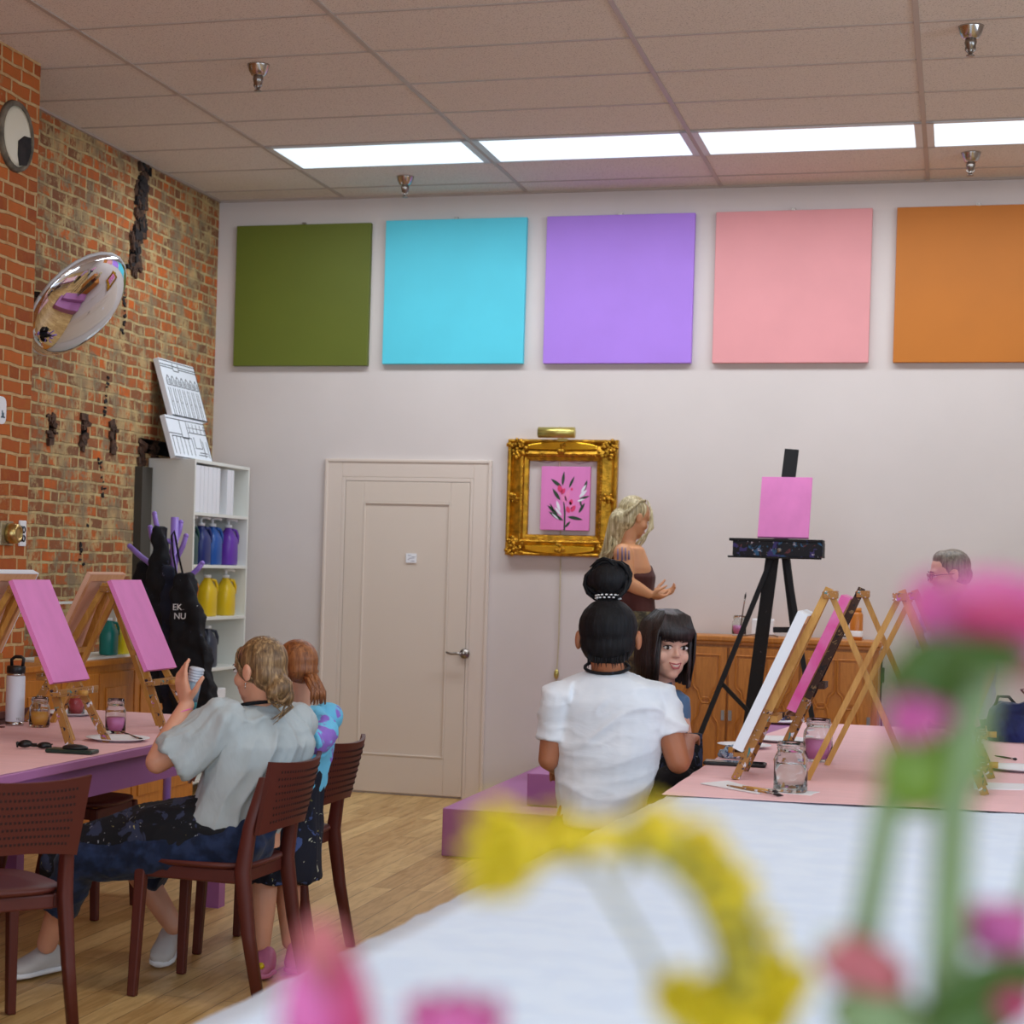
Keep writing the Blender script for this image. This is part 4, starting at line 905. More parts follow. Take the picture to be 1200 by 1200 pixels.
# ================================================================== TABLE EASELS
def make_easel(ledge_z=.14, h=.67, m='easel', m2='easel_old', spread=.16, back=.44):
    """faces local +Y, feet at z = 0"""
    t = thing('table_easel', None, None)
    fy, ay = .14, -.15
    for s_ in (-1, 1):
        a_ = Vector((s_ * spread, fy, 0)); b_ = Vector((s_ * .016, ay, h)); k_ = .36
        MB().beam(a_ + (b_ - a_) * k_, b_, .018, .026, (0, 1, .4)).build('leg', m, t)
        MB().beam(a_, a_ + (b_ - a_) * k_, .019, .027, (0, 1, .4)).build('lower_leg', m2, t)
    MB().beam((0, ay - back + .14, .0), (0, ay - .012, h - .03), .022, .02, (0, 1, 0)).build('back_leg', 'easel', t)
    MB().box((-.045, ay - .03, h - .035), (.045, ay + .018, h - .008)).cyl((0, ay + .015, h - .02), (0, ay + .024, h - .02), .009).build('head_block', m2, t, bevel=.003)
    yl = fy + (ay - fy) * ledge_z / h
    MB().box((-.17, yl + .012, ledge_z - .02), (.17, yl + .05, ledge_z - .004)).box((-.17, yl + .046, ledge_z - .01), (.17, yl + .052, ledge_z + .008)).build('ledge', m2, t, bevel=.002)
    MB().box((-.10, yl - .09, ledge_z + .1), (.10, yl - .065, ledge_z + .122)).build('cross_bar', m, t)
    MB().cyl((.0, yl + .05, ledge_z - .012), (.0, yl + .085, ledge_z - .012), .011).build('wing_nut', m, t, smooth=True)
    return t
eas = {}
def put_easel(x, y, fx, fy, label, z, ledge=.14, style='a', back=.44, h=.67):
    k = (ledge, style, back, h)
    if k not in eas:
        o = make_easel(ledge, h, m='easel' if style == 'a' else 'easel_dark', back=back); eas[k] = o
    else: o = dup(eas[k])
    o.location = (x, y, z); o.rotation_euler = (0, 0, math.atan2(-fx, fy)); o['label'] = label; o['category'] = 'easel'; o['group'] = 'wooden table easels'; return o
def put_canvas(e, ledge, wd, ht, m, label, th=.018, dx=0, raw=True, h=.67):
    """canvas leaning on easel e, resting on its ledge"""
    fy, ay = .14, -.15; yl = fy + (ay - fy) * ledge / h
    up = Vector((0, ay - fy, h)).normalized(); nn = Vector((0, h, fy - ay)).normalized(); R3 = Matrix.Rotation(e.rotation_euler.z, 3, 'Z')
    base = Vector(e.location) + R3 @ Vector((dx, yl + .016, ledge + .0)); t = thing('stretched_canvas', label, 'canvas', base, e.rotation_euler.z, 'canvases on table easels')
    X = Vector((1, 0, 0)); hw = wd / 2
    MB().prism([(-hw, 0), (hw, 0), (hw, ht), (-hw, ht)], nn * (th - .003), X, up, nn, .003).build('painted_face', m, t)
    b = MB()
    for (x0, z0, x1, z1) in ((-hw, 0, -hw + .004, ht), (hw - .004, 0, hw, ht), (-hw + .004, 0, hw - .004, .004), (-hw + .004, ht - .004, hw - .004, ht)):
        b.prism([(x0, z0), (x1, z0), (x1, z1), (x0, z1)], (0, 0, 0), X, up, nn, th - .003)
    b.build('wrapped_edge', m, t)
    b = MB(); s_ = .035
    for (x0, z0, x1, z1) in ((-hw + .004, .004, -hw + s_, ht - .004), (hw - s_, .004, hw - .004, ht - .004), (-hw + s_, .004, hw - s_, s_), (-hw + s_, ht - s_, hw - s_, ht - .004)):
        b.prism([(x0, z0), (x1, z0), (x1, z1), (x0, z1)], nn * .001, X, up, nn, th - .006)
    b.build('stretcher_bars', 'stretcher', t)
    MB().prism([(-hw + s_, s_), (hw - s_, s_), (hw - s_, ht - s_), (-hw + s_, ht - s_)], nn * (th - .0045), X, up, nn, .001).build('raw_back', 'canvas_raw', t)
    return t
e = put_easel(-3.26, 6.62, 1, 0, 'table easel holding the left pink canvas on the left table', LZ, .21, h=.60); put_canvas(e, .235, .31, .42, 'pinkpaint', 'pink painted canvas on an easel, left one of the two facing the women', .018, h=.60)
e = put_easel(-3.24, 7.45, 1, 0, 'table easel holding the right pink canvas near the raised hand', LZ, .21, h=.60); put_canvas(e, .245, .31, .41, 'pinkpaint', 'pink painted canvas on an easel, right one near the black aprons', .018, h=.60)
e = put_easel(-3.67, 6.76, -1, 0, 'table easel at the left edge carrying a canvas turned away', LZ, .20, 'a', .40, .60); put_canvas(e, .22, .36, .47, 'canvas_white', 'white-edged canvas seen from behind at the left edge of the picture', .03, h=.60)
e = put_easel(-3.66, 7.58, -1, 0, 'table easel between the two pink canvases carrying a canvas turned away', LZ, .20, 'a', .40, .60); put_canvas(e, .22, .36, .47, 'canvas_raw', 'canvas turned away, its raw wooden back seen between the two pink ones', .02, h=.60)
e = put_easel(-.575, 6.86, -1, 0, 'nearest table easel on the right table, holding the white canvas edge-on', RZ, .10); put_canvas(e, .10, .41, .52, 'canvas_white', 'white canvas seen edge-on on the nearest easel of the right table', .036)
e = put_easel(-.50, 7.62, -1, 0, 'dark paint-caked table easel holding the magenta canvas', RZ, .18, 'b'); put_canvas(e, .19, .36, .48, 'magenta', 'magenta painted canvas seen edge-on on the second easel of the right table', .036)
e = put_easel(-.03, 6.84, 1, 0, 'table easel turned to the right with crossing back leg on the right table', RZ, .10); put_canvas(e, .16, .30, .40, 'lav_canvas' if 'lav_canvas' in MT else 'pinkpaint', 'pale pink canvas facing right on the nearer right-hand easel behind the blossoms', .02)
e = put_easel(-.0, 7.42, 1, 0, 'second table easel turned to the right, behind the first', RZ, .16); put_canvas(e, .18, .30, .40, 'pinkpaint', 'pink canvas facing right on the farther right-hand easel', .02)

# ================================================================== THINGS ON THE LEFT TABLE
p = Pz(17, 850, LZ); t = thing('water_bottle', 'tall white insulated water bottle with black lid on the left table', 'bottle', p)
MB().lathe((0, 0, 0), [(.036, 0), (.038, .003), (.038, .018)]).build('steel_base', 'chrome', t, smooth=True)
MB().lathe((0, 0, 0), [(.0385, .018), (.0395, .02), (.0395, .205), (.037, .208)]).build('body', mat('white_powdercoat', (222, 222, 230), .5), t, smooth=True)
MB().lathe((0, 0, 0), [(.0365, .208), (.0365, .219)]).build('steel_neck', 'chrome', t, smooth=True)
MB().lathe((0, 0, 0), [(.037, .219), (.039, .222), (.039, .245), (.036, .25)]).build('lid', 'black', t, smooth=True)
MB().tube([(-.02, .0, .245), (-.022, 0, .275), (-.005, 0, .288), (.022, 0, .288), (.034, 0, .28), (.03, 0, .247)], .0075, 8).build('carry_loop', 'black', t, smooth=True)
vd = (CAM - p); vd.z = 0; vd.normalize(); sd = Vector((0, 0, 1)).cross(vd)
text('YETI', .014, p + vd * .0388 + sd * .018 + Vector((0, 0, .03)), sd, (0, 0, 1), 'nickel', t, depth=.002)
p = Pz(46, 852, LZ); jar('glass_jar', p, .043, .125, 'orangewater', .5, 'glass jar of orange paint water beside the white bottle', 'jars of paint water')
p = Pz(135, 859, LZ); jar('glass_jar', p, .042, .14, 'pinkwater', .45, 'glass jar of pink paint water in front of the right easel on the left table', 'jars of paint water')
p = Pz(89, 839, LZ); jar('glass_jar', p, .038, .11, 'redwater', .7, 'small jar of red paint water far behind the left pink canvas', 'jars of paint water')
def plate(p, r, label, cat='plate', group=None):
    t = tag(MB().lathe(p, [(r * .62, 0), (r * .66, .002), (r * .8, .008), (r, .013), (r * .99, .0145), (r * .78, .010), (r * .62, .0045), (.001, .004)], 36).build('paper_plate', 'paper_white', smooth=True), label, cat, group); return t
plate(Pz(138, 868, LZ), .125, 'white paper plate near the edge of the left table')
plate(Pz(82, 838, LZ), .12, 'white paper plate behind the left pink canvas on the left table')
plate(Pz(228, 850, LZ), .12, 'white paper plate under the raised hand at the end of the left table')
p = Pz(130, 866, LZ + .016); brush('paintbrush', Pz(140, 862, LZ) + Vector((0, 0, .018)), Pz(168, 869, LZ) + Vector((0, 0, .006)), 'paintbrush lying on the white plate near the table edge', 'easel_dark')
# folded sunglasses
p = Pz(40, 878, LZ); t = thing('sunglasses', 'black folded sunglasses lying on the left table', 'sunglasses', p, .2)
MB().loft([((-.035, 0, .018), (.028, 0, 0), (0, .014, .012)), ((-.035, 0.004, .02), (.026, 0, 0), (0, .012, .012))], 20).loft([((.035, .01, .014), (.028, 0, 0), (0, .014, .01)), ((.035, .014, .016), (.026, 0, 0), (0, .012, .01))], 20).build('lens', 'black', t, smooth=True)
MB().tube([(-.065, .0, .024), (-.02, .05, .006), (.05, .06, .005)], .003, 6).tube([(.065, .01, .02), (.02, .055, .01), (-.04, .06, .009)], .003, 6).tube([(-.01, 0, .02), (.01, 0, .02)], .003, 6).tube([(-.066, 0, .024), (-.063, 0, .005)], .004).build('frame', 'black', t, smooth=True)
a_ = Pz(57, 881, LZ); b_ = Pz(112, 884, LZ); dv = (b_ - a_); L_ = dv.length; dv.normalize()
t = thing('phone_case', 'dark green phone case lying flat near the left table edge', 'phone', (a_ + b_) / 2)
pv = Vector((-dv.y, dv.x, 0)); MB().obox((0, 0, .008), dv, pv, (0, 0, 1), L_ / 2, .04, .0075).build('case', mat('bottle_green', (26, 52, 44), .35), t, bevel=.006)
MB().sph(Vector((0, 0, .02)) + pv * .0 + dv * .012, (.05, .03, .013), Matrix((dv, pv, Vector((0, 0, 1)))).transposed()).build('black_pouch', 'black', t, smooth=True)

# ================================================================== THINGS ON THE RIGHT TABLE
p = Pz(926, 928, RZ); jar('glass_jar', p, .055, .165, 'water', .55, 'clear glass mason jar of water at the front of the right table', 'jars of paint water')
o = sheet('paper_slip', [(p.x - .11, p.y - .05), (p.x + .07, p.y - .07), (p.x + .09, p.y + .05), (p.x - .08, p.y + .06)], RZ - .0002, .001, 'paper_white', 'thin paper slip under the clear mason jar', 'paper', 5)
p = Pz(958, 892, RZ); jar('glass_jar', p, .056, .165, 'pinkwater', .5, 'mason jar of bright pink paint water behind the clear jar', 'jars of paint water')
q0, q1, q2 = Pz(820, 919, RZ), Pz(890, 930, RZ), Pz(850, 918, RZ)
sheet('palette_paper', [(q0.x, q0.y), (q1.x, q1.y - .03), (q1.x + .02, q1.y + .05), (q2.x, q2.y + .06)], RZ + .001, .003, 'paper_white', 'long white paper strip lying at the front left of the right table', 'paper', 6)
brush('paintbrush', Pz(852, 923, RZ) + Vector((0, 0, .008)), Pz(918, 935, RZ) + Vector((0, 0, .007)), 'brown paintbrush lying in front of the clear jar', 'easel_old', 'loose brushes')
brush('paintbrush', Pz(870, 927, RZ) + Vector((0, 0, .016)), Pz(912, 931, RZ) + Vector((0, .01, .007)), 'short yellow-tipped paintbrush beside the longer brown one', 'easel', 'loose brushes')
a_, b_ = Pz(825, 895, RZ), Pz(898, 899, RZ); dv = b_ - a_; L_ = dv.length; dv.normalize(); pv = Vector((-dv.y, dv.x, 0))
t = thing('phone', 'black phone lying flat behind the foot of the nearest right easel', 'phone', (a_ + b_) / 2); MB().obox((0, 0, .007), dv, pv, (0, 0, 1), L_ / 2, .045, .0065).build('body', 'black', t, bevel=.005)
MB().obox((0, 0, .0142), dv, pv, (0, 0, 1), L_ / 2 - .006, .04, .0004).build('screen', mat('dark_glass', (10, 12, 18), .08), t)
t = thing('paint_rag', 'crumpled blue-grey paint rag at the bottom of the white canvas', 'rag', Pz(862, 889, RZ)); MB().sph((0, 0, .025), (.055, .04, .025)).sph((.03, .01, .03), (.03, .03, .025)).sph((-.03, 0, .02), (.035, .03, .02)).flesh('cloth', spatter('painty_rag', (150, 170, 190), [((60, 80, 120), 2, .55), ((230, 232, 240), 2, .58)]), t, .006, 2, world=False, disp=.03, dscale=.02)
plate(Pz(915, 869, RZ), .13, 'white paper plate between the first and second easel on the right table'); plate(Pz(872, 876, RZ), .11, 'white plate half hidden behind the white canvas edge')
plate(Pz(1196, 903, RZ), .14, 'white paper plate at the right edge of the right table')
t = thing('paint_palette', 'palette with dark dabs of paint beside the magenta canvas', 'palette', Pz(915, 845, RZ) + Vector((0, 0, .0)));
MB().lathe((0, 0, 0), [(.11, 0), (.115, .006), (.1, .008), (.001, .008)]).build('dish', 'paper_white', t, smooth=True); b = MB()
for k in range(9): b.sph((.07 * math.cos(k * 1.9) * (.4 + .6 * (k % 3) / 2), .07 * math.sin(k * 1.9), .009), (.018, .016, .006), nu=8, nv=6)
b.build('paint_dabs', 'tray', t, smooth=True)
brush('paintbrush', Pz(1166, 888, RZ) + Vector((0, 0, .008)), Pz(1192, 892, RZ) + Vector((0, 0, .007)), 'dark paintbrush lying above the plate at the right edge', 'easel_dark'); 
sheet('napkin', [tuple(Pz(a_, b_, RZ)[:2]) for a_, b_ in ((1142, 925), (1200, 926), (1200, 919), (1142, 917))], RZ, .002, 'paper_white', 'white napkin lying in front of the plate at the right edge', 'napkin', 8)
sheet('napkin', [tuple(Pz(a_, b_, RZ)[:2]) for a_, b_ in ((1140, 866), (1163, 866), (1160, 856), (1140, 856))], RZ, .01, 'paper_white', 'small white napkin stack beside the navy bag', 'napkin', 9)
# navy bag with straps
p = Pz(1190, 871, RZ); t = thing('bag', 'navy blue bag with black straps at the right edge of the table', 'bag', p + Vector((.02, .1, 0)), -.05)
MB().loft([((0, 0, .0), (.13, 0, 0), (0, .07, 0)), ((0, 0, .03), (.15, 0, 0), (0, .085, 0)), ((0, 0, .12), (.14, 0, 0), (0, .08, 0)), ((0, 0, .165), (.12, 0, 0), (0, .06, 0)), ((0, 0, .175), (.09, 0, 0), (0, .035, 0))], 32, 3.5).flesh('bag_body', 'navy', t, .008, 3, world=False, disp=.03, dscale=.06)
MB().tube([(-.11, -.02, .15), (-.095, -.03, .2), (-.05, -.03, .2), (-.02, -.02, .165)], .007, 8, .5).tube([(0, -.02, .165), (.04, -.03, .2), (.03, -.03, .24), (-.0, -.02, .235), (.03, -.01, .2), (.06, -.02, .17)], .007, 8, .5).build('strap', 'black', t, smooth=True)

# ================================================================== BIG BLACK EASEL
EY = 10.55
t = thing('studio_easel', 'tall black tripod easel with a paint tray in front of the sideboard', 'easel', (-.95, EY, 0))
def E(px, py, dy=0): return Py(px, py, EY + dy) - Vector((-.95, EY, 0))
tr_a, tr_b = E(862, 641), E(966, 645); zt = (tr_a.z + tr_b.z) / 2
mast_top = E(928, 527, .12); mb0 = E(917, 590, .06)
MB().beam(E(914, 642, .0), mast_top, .075, .022, (0, -1, 0)).build('mast', 'black_wood', t)
ap_ = E(915, 650, .0)
lf = E(905, 655); ll = E(820, 866); k_ = -lf.z / (ll.z - lf.z); foot_l = lf + (ll - lf) * k_; foot_l.y = -.1
MB().beam(E(904, 655, 0), foot_l, .026, .03, (0, -1, 0)).build('leg', 'black_wood', t)
rf_ = E(922, 655); rl = E(936, 740); k_ = -rf_.z / (rl.z - rf_.z); foot_r = rf_ + (rl - rf_) * k_; foot_r.y = -.1
MB().beam(E(922, 655, 0), foot_r, .026, .03, (0, -1, 0)).build('leg', 'black_wood', t)
cf0 = E(908, 652, .03); cl_ = E(883, 830, .03); k_ = -cf0.z / (cl_.z - cf0.z); foot_c = cf0 + (cl_ - cf0) * k_; foot_c.y = .35
MB().beam(E(905, 654, .02), foot_c + Vector((-.03, 0, 0)), .07, .025, (0, -1, 0), .08, .025).build('leg', 'black_wood', t)
MB().beam(E(921, 654, .04), E(934, 760, .06), .045, .03, (0, -1, 0)).build('brace', 'black_wood', t)
MB().beam(E(906, 738, .04), E(936, 738, .06), .03, .03, (0, 0, 1)).build('brace', 'black_wood', t)
MB().beam(E(845, 800, -.03), E(885, 842, .1), .022, .022, (0, -1, 0)).build('brace', 'black_wood', t)
xa, xb = tr_a.x, tr_b.x
MB().box((xa, -.14, zt - .045), (xb, -.125, zt + .035)).build('tray_front', 'tray', t, bevel=.003)
MB().box((xa, -.125, zt - .045), (xb, .06, zt - .03)).box((xa - .02, -.145, zt + .035), (xb, .02, zt + .05)).box((xa, .03, zt - .03), (xb, .05, zt + .035)).box((xa - .025, -.15, zt - .055), (xb - .005, -.12, zt - .045)).box((xb - .01, -.125, zt - .03), (xb, .03, zt + .035)).build('tray_frame', 'black_wood', t, bevel=.002)
MB().cyl(E(913, 645, -.16), E(913, 645, -.14), .012).build('latch', 'nickel', t, smooth=True)
q = [Py(a_, b_, EY + d_) for a_, b_, d_ in ((886, 632, -.1), (946, 633, -.1), (954, 563, .06), (895, 561, .06))]
cc = sum(q, Vector()) / 4; wv_ = (q[1].x - q[0].x + q[2].x - q[3].x) / 2; hv = ((q[3] - q[0]).length + (q[2] - q[1]).length) / 2; upv = ((q[3] + q[2]) - (q[0] + q[1])); upv.x = 0; upv.normalize(); nv_ = Vector((1, 0, 0)).cross(upv)
base = Vector((cc.x, EY - .1, zt + .052)); t = thing('stretched_canvas', 'square pink canvas standing on the tall black easel', 'canvas', base)
MB().prism([(-wv_ / 2, 0), (wv_ / 2, 0), (wv_ / 2, hv), (-wv_ / 2, hv)], (0, 0, 0), (1, 0, 0), upv, nv_, .018).build('painted_face', 'pinkpaint', t, bevel=.002)
MB().prism([(-wv_ / 2 + .02, .02), (wv_ / 2 - .02, .02), (wv_ / 2 - .02, hv - .02), (-wv_ / 2 + .02, hv - .02)], -nv_ * .002, (1, 0, 0), upv, nv_, .002).build('raw_back', 'canvas_raw', t)

# ================================================================== PEOPLE
class Frame:
    """local head axes: x right, y forward, z up"""
    def __init__(s, c, f, up=(0, 0, 1), k=1.0):
        s.c = Vector(c); s.f = Vector(f).normalized(); s.r = s.f.cross(Vector(up)).normalized(); s.u = s.r.cross(s.f).normalized(); s.k = k
        s.R = Matrix((s.r, s.f, s.u)).transposed()
    def p(s, x, y, z): return s.c + (s.r * x + s.f * y + s.u * z) * s.k
    def sph(s, b, x, y, z, rx, ry, rz, **kw): k = s.k; b.sph(s.p(x, y, z), (rx * k, ry * k, rz * k), s.R, **kw)
def head(b, F):
    F.sph(b, 0, -.012, .032, .073, .092, .082); F.sph(b, 0, .012, -.022, .063, .072, .075); F.sph(b, 0, .03, -.06, .05, .052, .045)
    F.sph(b, 0, .052, -.088, .026, .026, .021); F.sph(b, .038, .045, -.03, .027, .03, .028); F.sph(b, -.038, .045, -.03, .027, .03, .028)
    F.sph(b, 0, .066, .022, .05, .022, .018); k = F.k
    b.limb([(F.p(0, .08, .004), .006 * k), (F.p(0, .092, -.022), .0085 * k)], 10); F.sph(b, .007, .087, -.026, .007, .008, .0055); F.sph(b, -.007, .087, -.026, .007, .008, .0055)
    F.sph(b, 0, .074, -.055, .024, .014, .015)
    for s_ in (-1, 1):
        F.sph(b, s_ * .075, -.012, -.008, .009, .02, .031); F.sph(b, s_ * .08, -.02, .004, .007, .013, .018)
def face(F, par, smile=0.0, open_=False, brow='brow', gaze=0.0, lip='lips'):
    k = F.k
    for s_ in (-1, 1):
        e = MB(); F.sph(e, s_ * .030, .0735, .002, .0150, .011, .0074); eo = e.build('eye', 'eye', par, smooth=True, world=True)
        ir = MB(); F.sph(ir, s_ * .030 + gaze, .0795, .002, .0068, .0062, .0070); ir.build('iris', 'iris', eo, smooth=True, world=True)
        MB().tube([F.p(s_ * .014, .082, .0045), F.p(s_ * .024, .0845, .0098), F.p(s_ * .036, .0825, .0098), F.p(s_ * .047, .073, .005)], [.0009 * k, .0017 * k, .002 * k, .0014 * k], 6).build('eyelashes', 'iris', par, smooth=True, world=True)
        MB().tube([F.p(s_ * .014, .089, .021), F.p(s_ * .03, .088, .026), F.p(s_ * .046, .078, .022)], [.0018 * k, .0024 * k, .0013 * k], 6).build('eyebrow', brow, par, smooth=True, world=True)
    l = MB(); w_ = .0225; up_ = .004 * smile
    l.tube([F.p(-w_, .079, -.055 + up_), F.p(-.007, .0875, -.0520), F.p(0, .0885, -.0532), F.p(.007, .0875, -.0520), F.p(w_, .079, -.055 + up_)], [.001 * k, .0028 * k, .0024 * k, .0028 * k, .001 * k], 8)
    dz = .0075 if open_ else 0
    l.tube([F.p(-w_, .079, -.055 + up_), F.p(-.009, .0865, -.0595 - dz), F.p(.009, .0865, -.0595 - dz), F.p(w_, .079, -.055 + up_)], [.001 * k, .0034 * k, .0034 * k, .001 * k], 8)
    l.build('lips', lip, par, smooth=True, world=True)
    if open_: F2 = MB(); F.sph(F2, 0, .0838, -.0575, .0125, .0035, .0036); F2.build('teeth', 'teeth', par, smooth=True, world=True)
def hairstrands(b, F, c, r, starts, end, n, rad, seed=1, lift=1.0, tail=None):
    """locks that run over the skull ellipsoid from the hairline to a gathering point"""
    rn = random.Random(seed); c = Vector(c); e_ = Vector(end)
    for k in range(n):
        u = k / (n - 1); i = u * (len(starts) - 1); i0 = min(int(i), len(starts) - 2); s0 = Vector(starts[i0]).lerp(Vector(starts[i0 + 1]), i - i0)
        s0 += Vector((rn.uniform(-.006, .006), rn.uniform(-.006, .006), rn.uniform(-.006, .006)))
        pts = []
        for q in range(8):
            t_ = q / 7; v = (s0 - c).lerp(e_ - c, t_); v2 = Vector((v.x / r[0], v.y / r[1], v.z / r[2])).normalized(); f_ = lift + .02 * math.sin(q + k) * (0 < q < 7)
            w_ = Vector((v2.x * r[0], v2.y * r[1], v2.z * r[2])) * f_; pts.append(F.p(*(c + w_)))
        if tail: pts += [F.p(*(Vector(tail) + Vector((rn.uniform(-.02, .02), rn.uniform(-.02, .02), rn.uniform(-.02, .02)))))]
        m_ = len(pts); b.tube(pts, [rad * (.5 + .5 * min(1, 3 * (j + .3) / m_)) * F.k for j in range(m_)], 6)
def hand(b, wrist, d, n, side, s=1.0, curl=.6, spread=.012, thumb=None, curls=None):
    """palm and five separate fingers; d along the hand, n out of the palm, side the thumb side"""
    d = Vector(d).normalized(); n = Vector(n); n = (n - d * n.dot(d)).normalized(); t_ = d.cross(n).normalized() * side; w_ = Vector(wrist)
    P_ = lambda a, c_, e: w_ + d * a * s + t_ * c_ * s + n * e * s
    b.loft([(P_(-.01, 0, 0), t_ * .024 * s, n * .018 * s), (P_(.02, 0, 0), t_ * .03 * s, n * .016 * s), (P_(.06, 0, 0), t_ * .038 * s, n * .015 * s), (P_(.086, 0, 0), t_ * .036 * s, n * .012 * s)], 16, 2.6)
    L_ = [.072, .08, .074, .058]
    for i in range(4):
        c_ = .028 - .0187 * i; cu = (curls[i] if curls else curl); a_ = 0; p0 = P_(.082, c_, 0); dirv = d + t_ * (1.5 - i) * spread * 4; ch_ = [(p0, .0092 * s)]
        p = p0
        for j, fr_ in enumerate((.44, .32, .24)):
            a_ += cu * (.55 if j == 0 else .8); v = (dirv.normalized() * math.cos(a_) + n * math.sin(a_)); p = p + v * L_[i] * fr_ * s; ch_.append((p, (.0086, .0078, .0066)[j] * s))
        b.limb(ch_, 10)
    th = thumb or (.5, .8, .45); v = (d * th[0] + t_ * th[1] + n * th[2]).normalized(); p0 = P_(.022, .024, .004); p1 = p0 + v * .036 * s; v2 = (v + d * .5 + n * .25).normalized(); p2 = p1 + v2 * .03 * s; p3 = p2 + (v2 + n * .15).normalized() * .024 * s
    b.limb([(p0, .013 * s), (p1, .011 * s), (p2, .0095 * s), (p3, .0078 * s)], 10)
def rings(b, items, lat, fr, n=24, p=2.3): b.loft([(c, Vector(lat) * w_, Vector(fr) * d_) for c, w_, d_ in items], n, p); return b
def person(name, label, base): return thing(name, label, 'person', base)
Z = Vector((0, 0, 1))

# ---- 1. woman in the grey T-shirt, sitting at the left table
base = Vector((-2.42, 6.13, 0)); G = person('person', 'woman in a grey T-shirt and paint-spattered black apron sitting and holding up a can', base)
gf = Vector((-.88, .47, 0)).normalized(); gr_ = gf.cross(Z)
def g(px, py, y): return Py(px, py, y)
Nk = g(304, 832, 6.14); Ls = Nk - gr_ * .165 + Z * -.035; Rs = Nk + gr_ * .165 + Z * -.035
Lel = g(184, 893, 5.93); Lwr = g(219, 826, 5.99); Pv = g(281, 982, 6.13); HipL = g(278, 985, 6.04); HipR = g(284, 985, 6.24)
KnL = g(92, 1003, 5.98); AnL = g(55, 1106, 6.08); KnR = g(150, 1000, 6.40); AnR = g(203, 1084, 6.42)
FG = Frame(g(303, 786, 6.12), Vector((-.93, .36, -.10)), (0.06, 0, 1), .98)
b = MB(); head(b, FG)
b.limb([(FG.p(0, -.02, -.05), .052), (Nk + Z * .01, .055)]); rings(b, [(Nk, .06, .055), (Nk + Z * -.03, .15, .07), (g(304, 870, 6.14), .165, .095), (g(292, 920, 6.13), .135, .09), (g(284, 958, 6.13), .145, .10), (Pv + Z * -.03, .15, .11)], gr_, gf)
b.limb([(Ls, .052), (Ls.lerp(Lel, .5), .045), (Lel, .04), (Lel.lerp(Lwr, .35), .041), (Lwr, .026)])
Rel = g(318, 905, 6.5); Rwr = g(262, 900, 6.45); b.limb([(Rs, .052), (Rel, .04), (Rwr, .027)])
hand(b, Lwr, (g(213, 800, 5.99) - Lwr), (Vector((.55, .8, .15))), -1, 1.0, thumb=(.45, .9, .15), curls=[.34, .5, .62, .7])
hand(b, Rwr, (-1, 0, -.1), (0, 0, -1), -1)
b.limb([(HipL, .09), (KnL, .058), (KnL.lerp(AnL, .4), .05), (AnL, .036)]); b.limb([(HipR, .09), (KnR, .058), (KnR.lerp(AnR, .4), .05), (AnR, .036)])
b.flesh('body', 'skin1', G, .0055, 3)
face(FG, G)
# T-shirt
b = MB(); rings(b, [(g(303, 824, 6.14), .068, .06), (g(303, 833, 6.14), .125, .078), (g(305, 848, 6.14), .188, .10), (g(307, 872, 6.14), .195, .128), (g(298, 905, 6.13), .185, .13), (g(287, 935, 6.13), .18, .135), (g(277, 958, 6.12), .185, .135), (g(270, 974, 6.12), .18, .13)], gr_, gf)
b.sph(Ls - Z * .008, .072); b.sph(Rs - Z * .008, .074); se = Ls.lerp(Lel, .80) + Z * -.02 + Vector((.01, 0, 0)); b.tube([Ls + gr_ * .05 + Z * .0, Ls, Ls.lerp(se, .5), se], [.07, .076, .082, .084], 18); b.tube([Rs - gr_ * .03, Rs, Rs.lerp(Rel, .7)], [.06, .075, .08], 18)
sh = b.flesh('t_shirt', 'greyshirt', G, .007, 4, fold=((-.45, -.1, -.9), .022, 9.0))
MB().tube([FG.c + Vector(v) for v in ()] or [Nk + gr_ * (.075 * math.cos(a_)) + gf * (.06 * math.sin(a_) - .008) + Z * (.022 - .012 * math.sin(a_)) for a_ in [k * PI / 10 for k in range(21)]], .0065, 8).build('apron_neck_strap', 'apron', G, smooth=True, world=True)
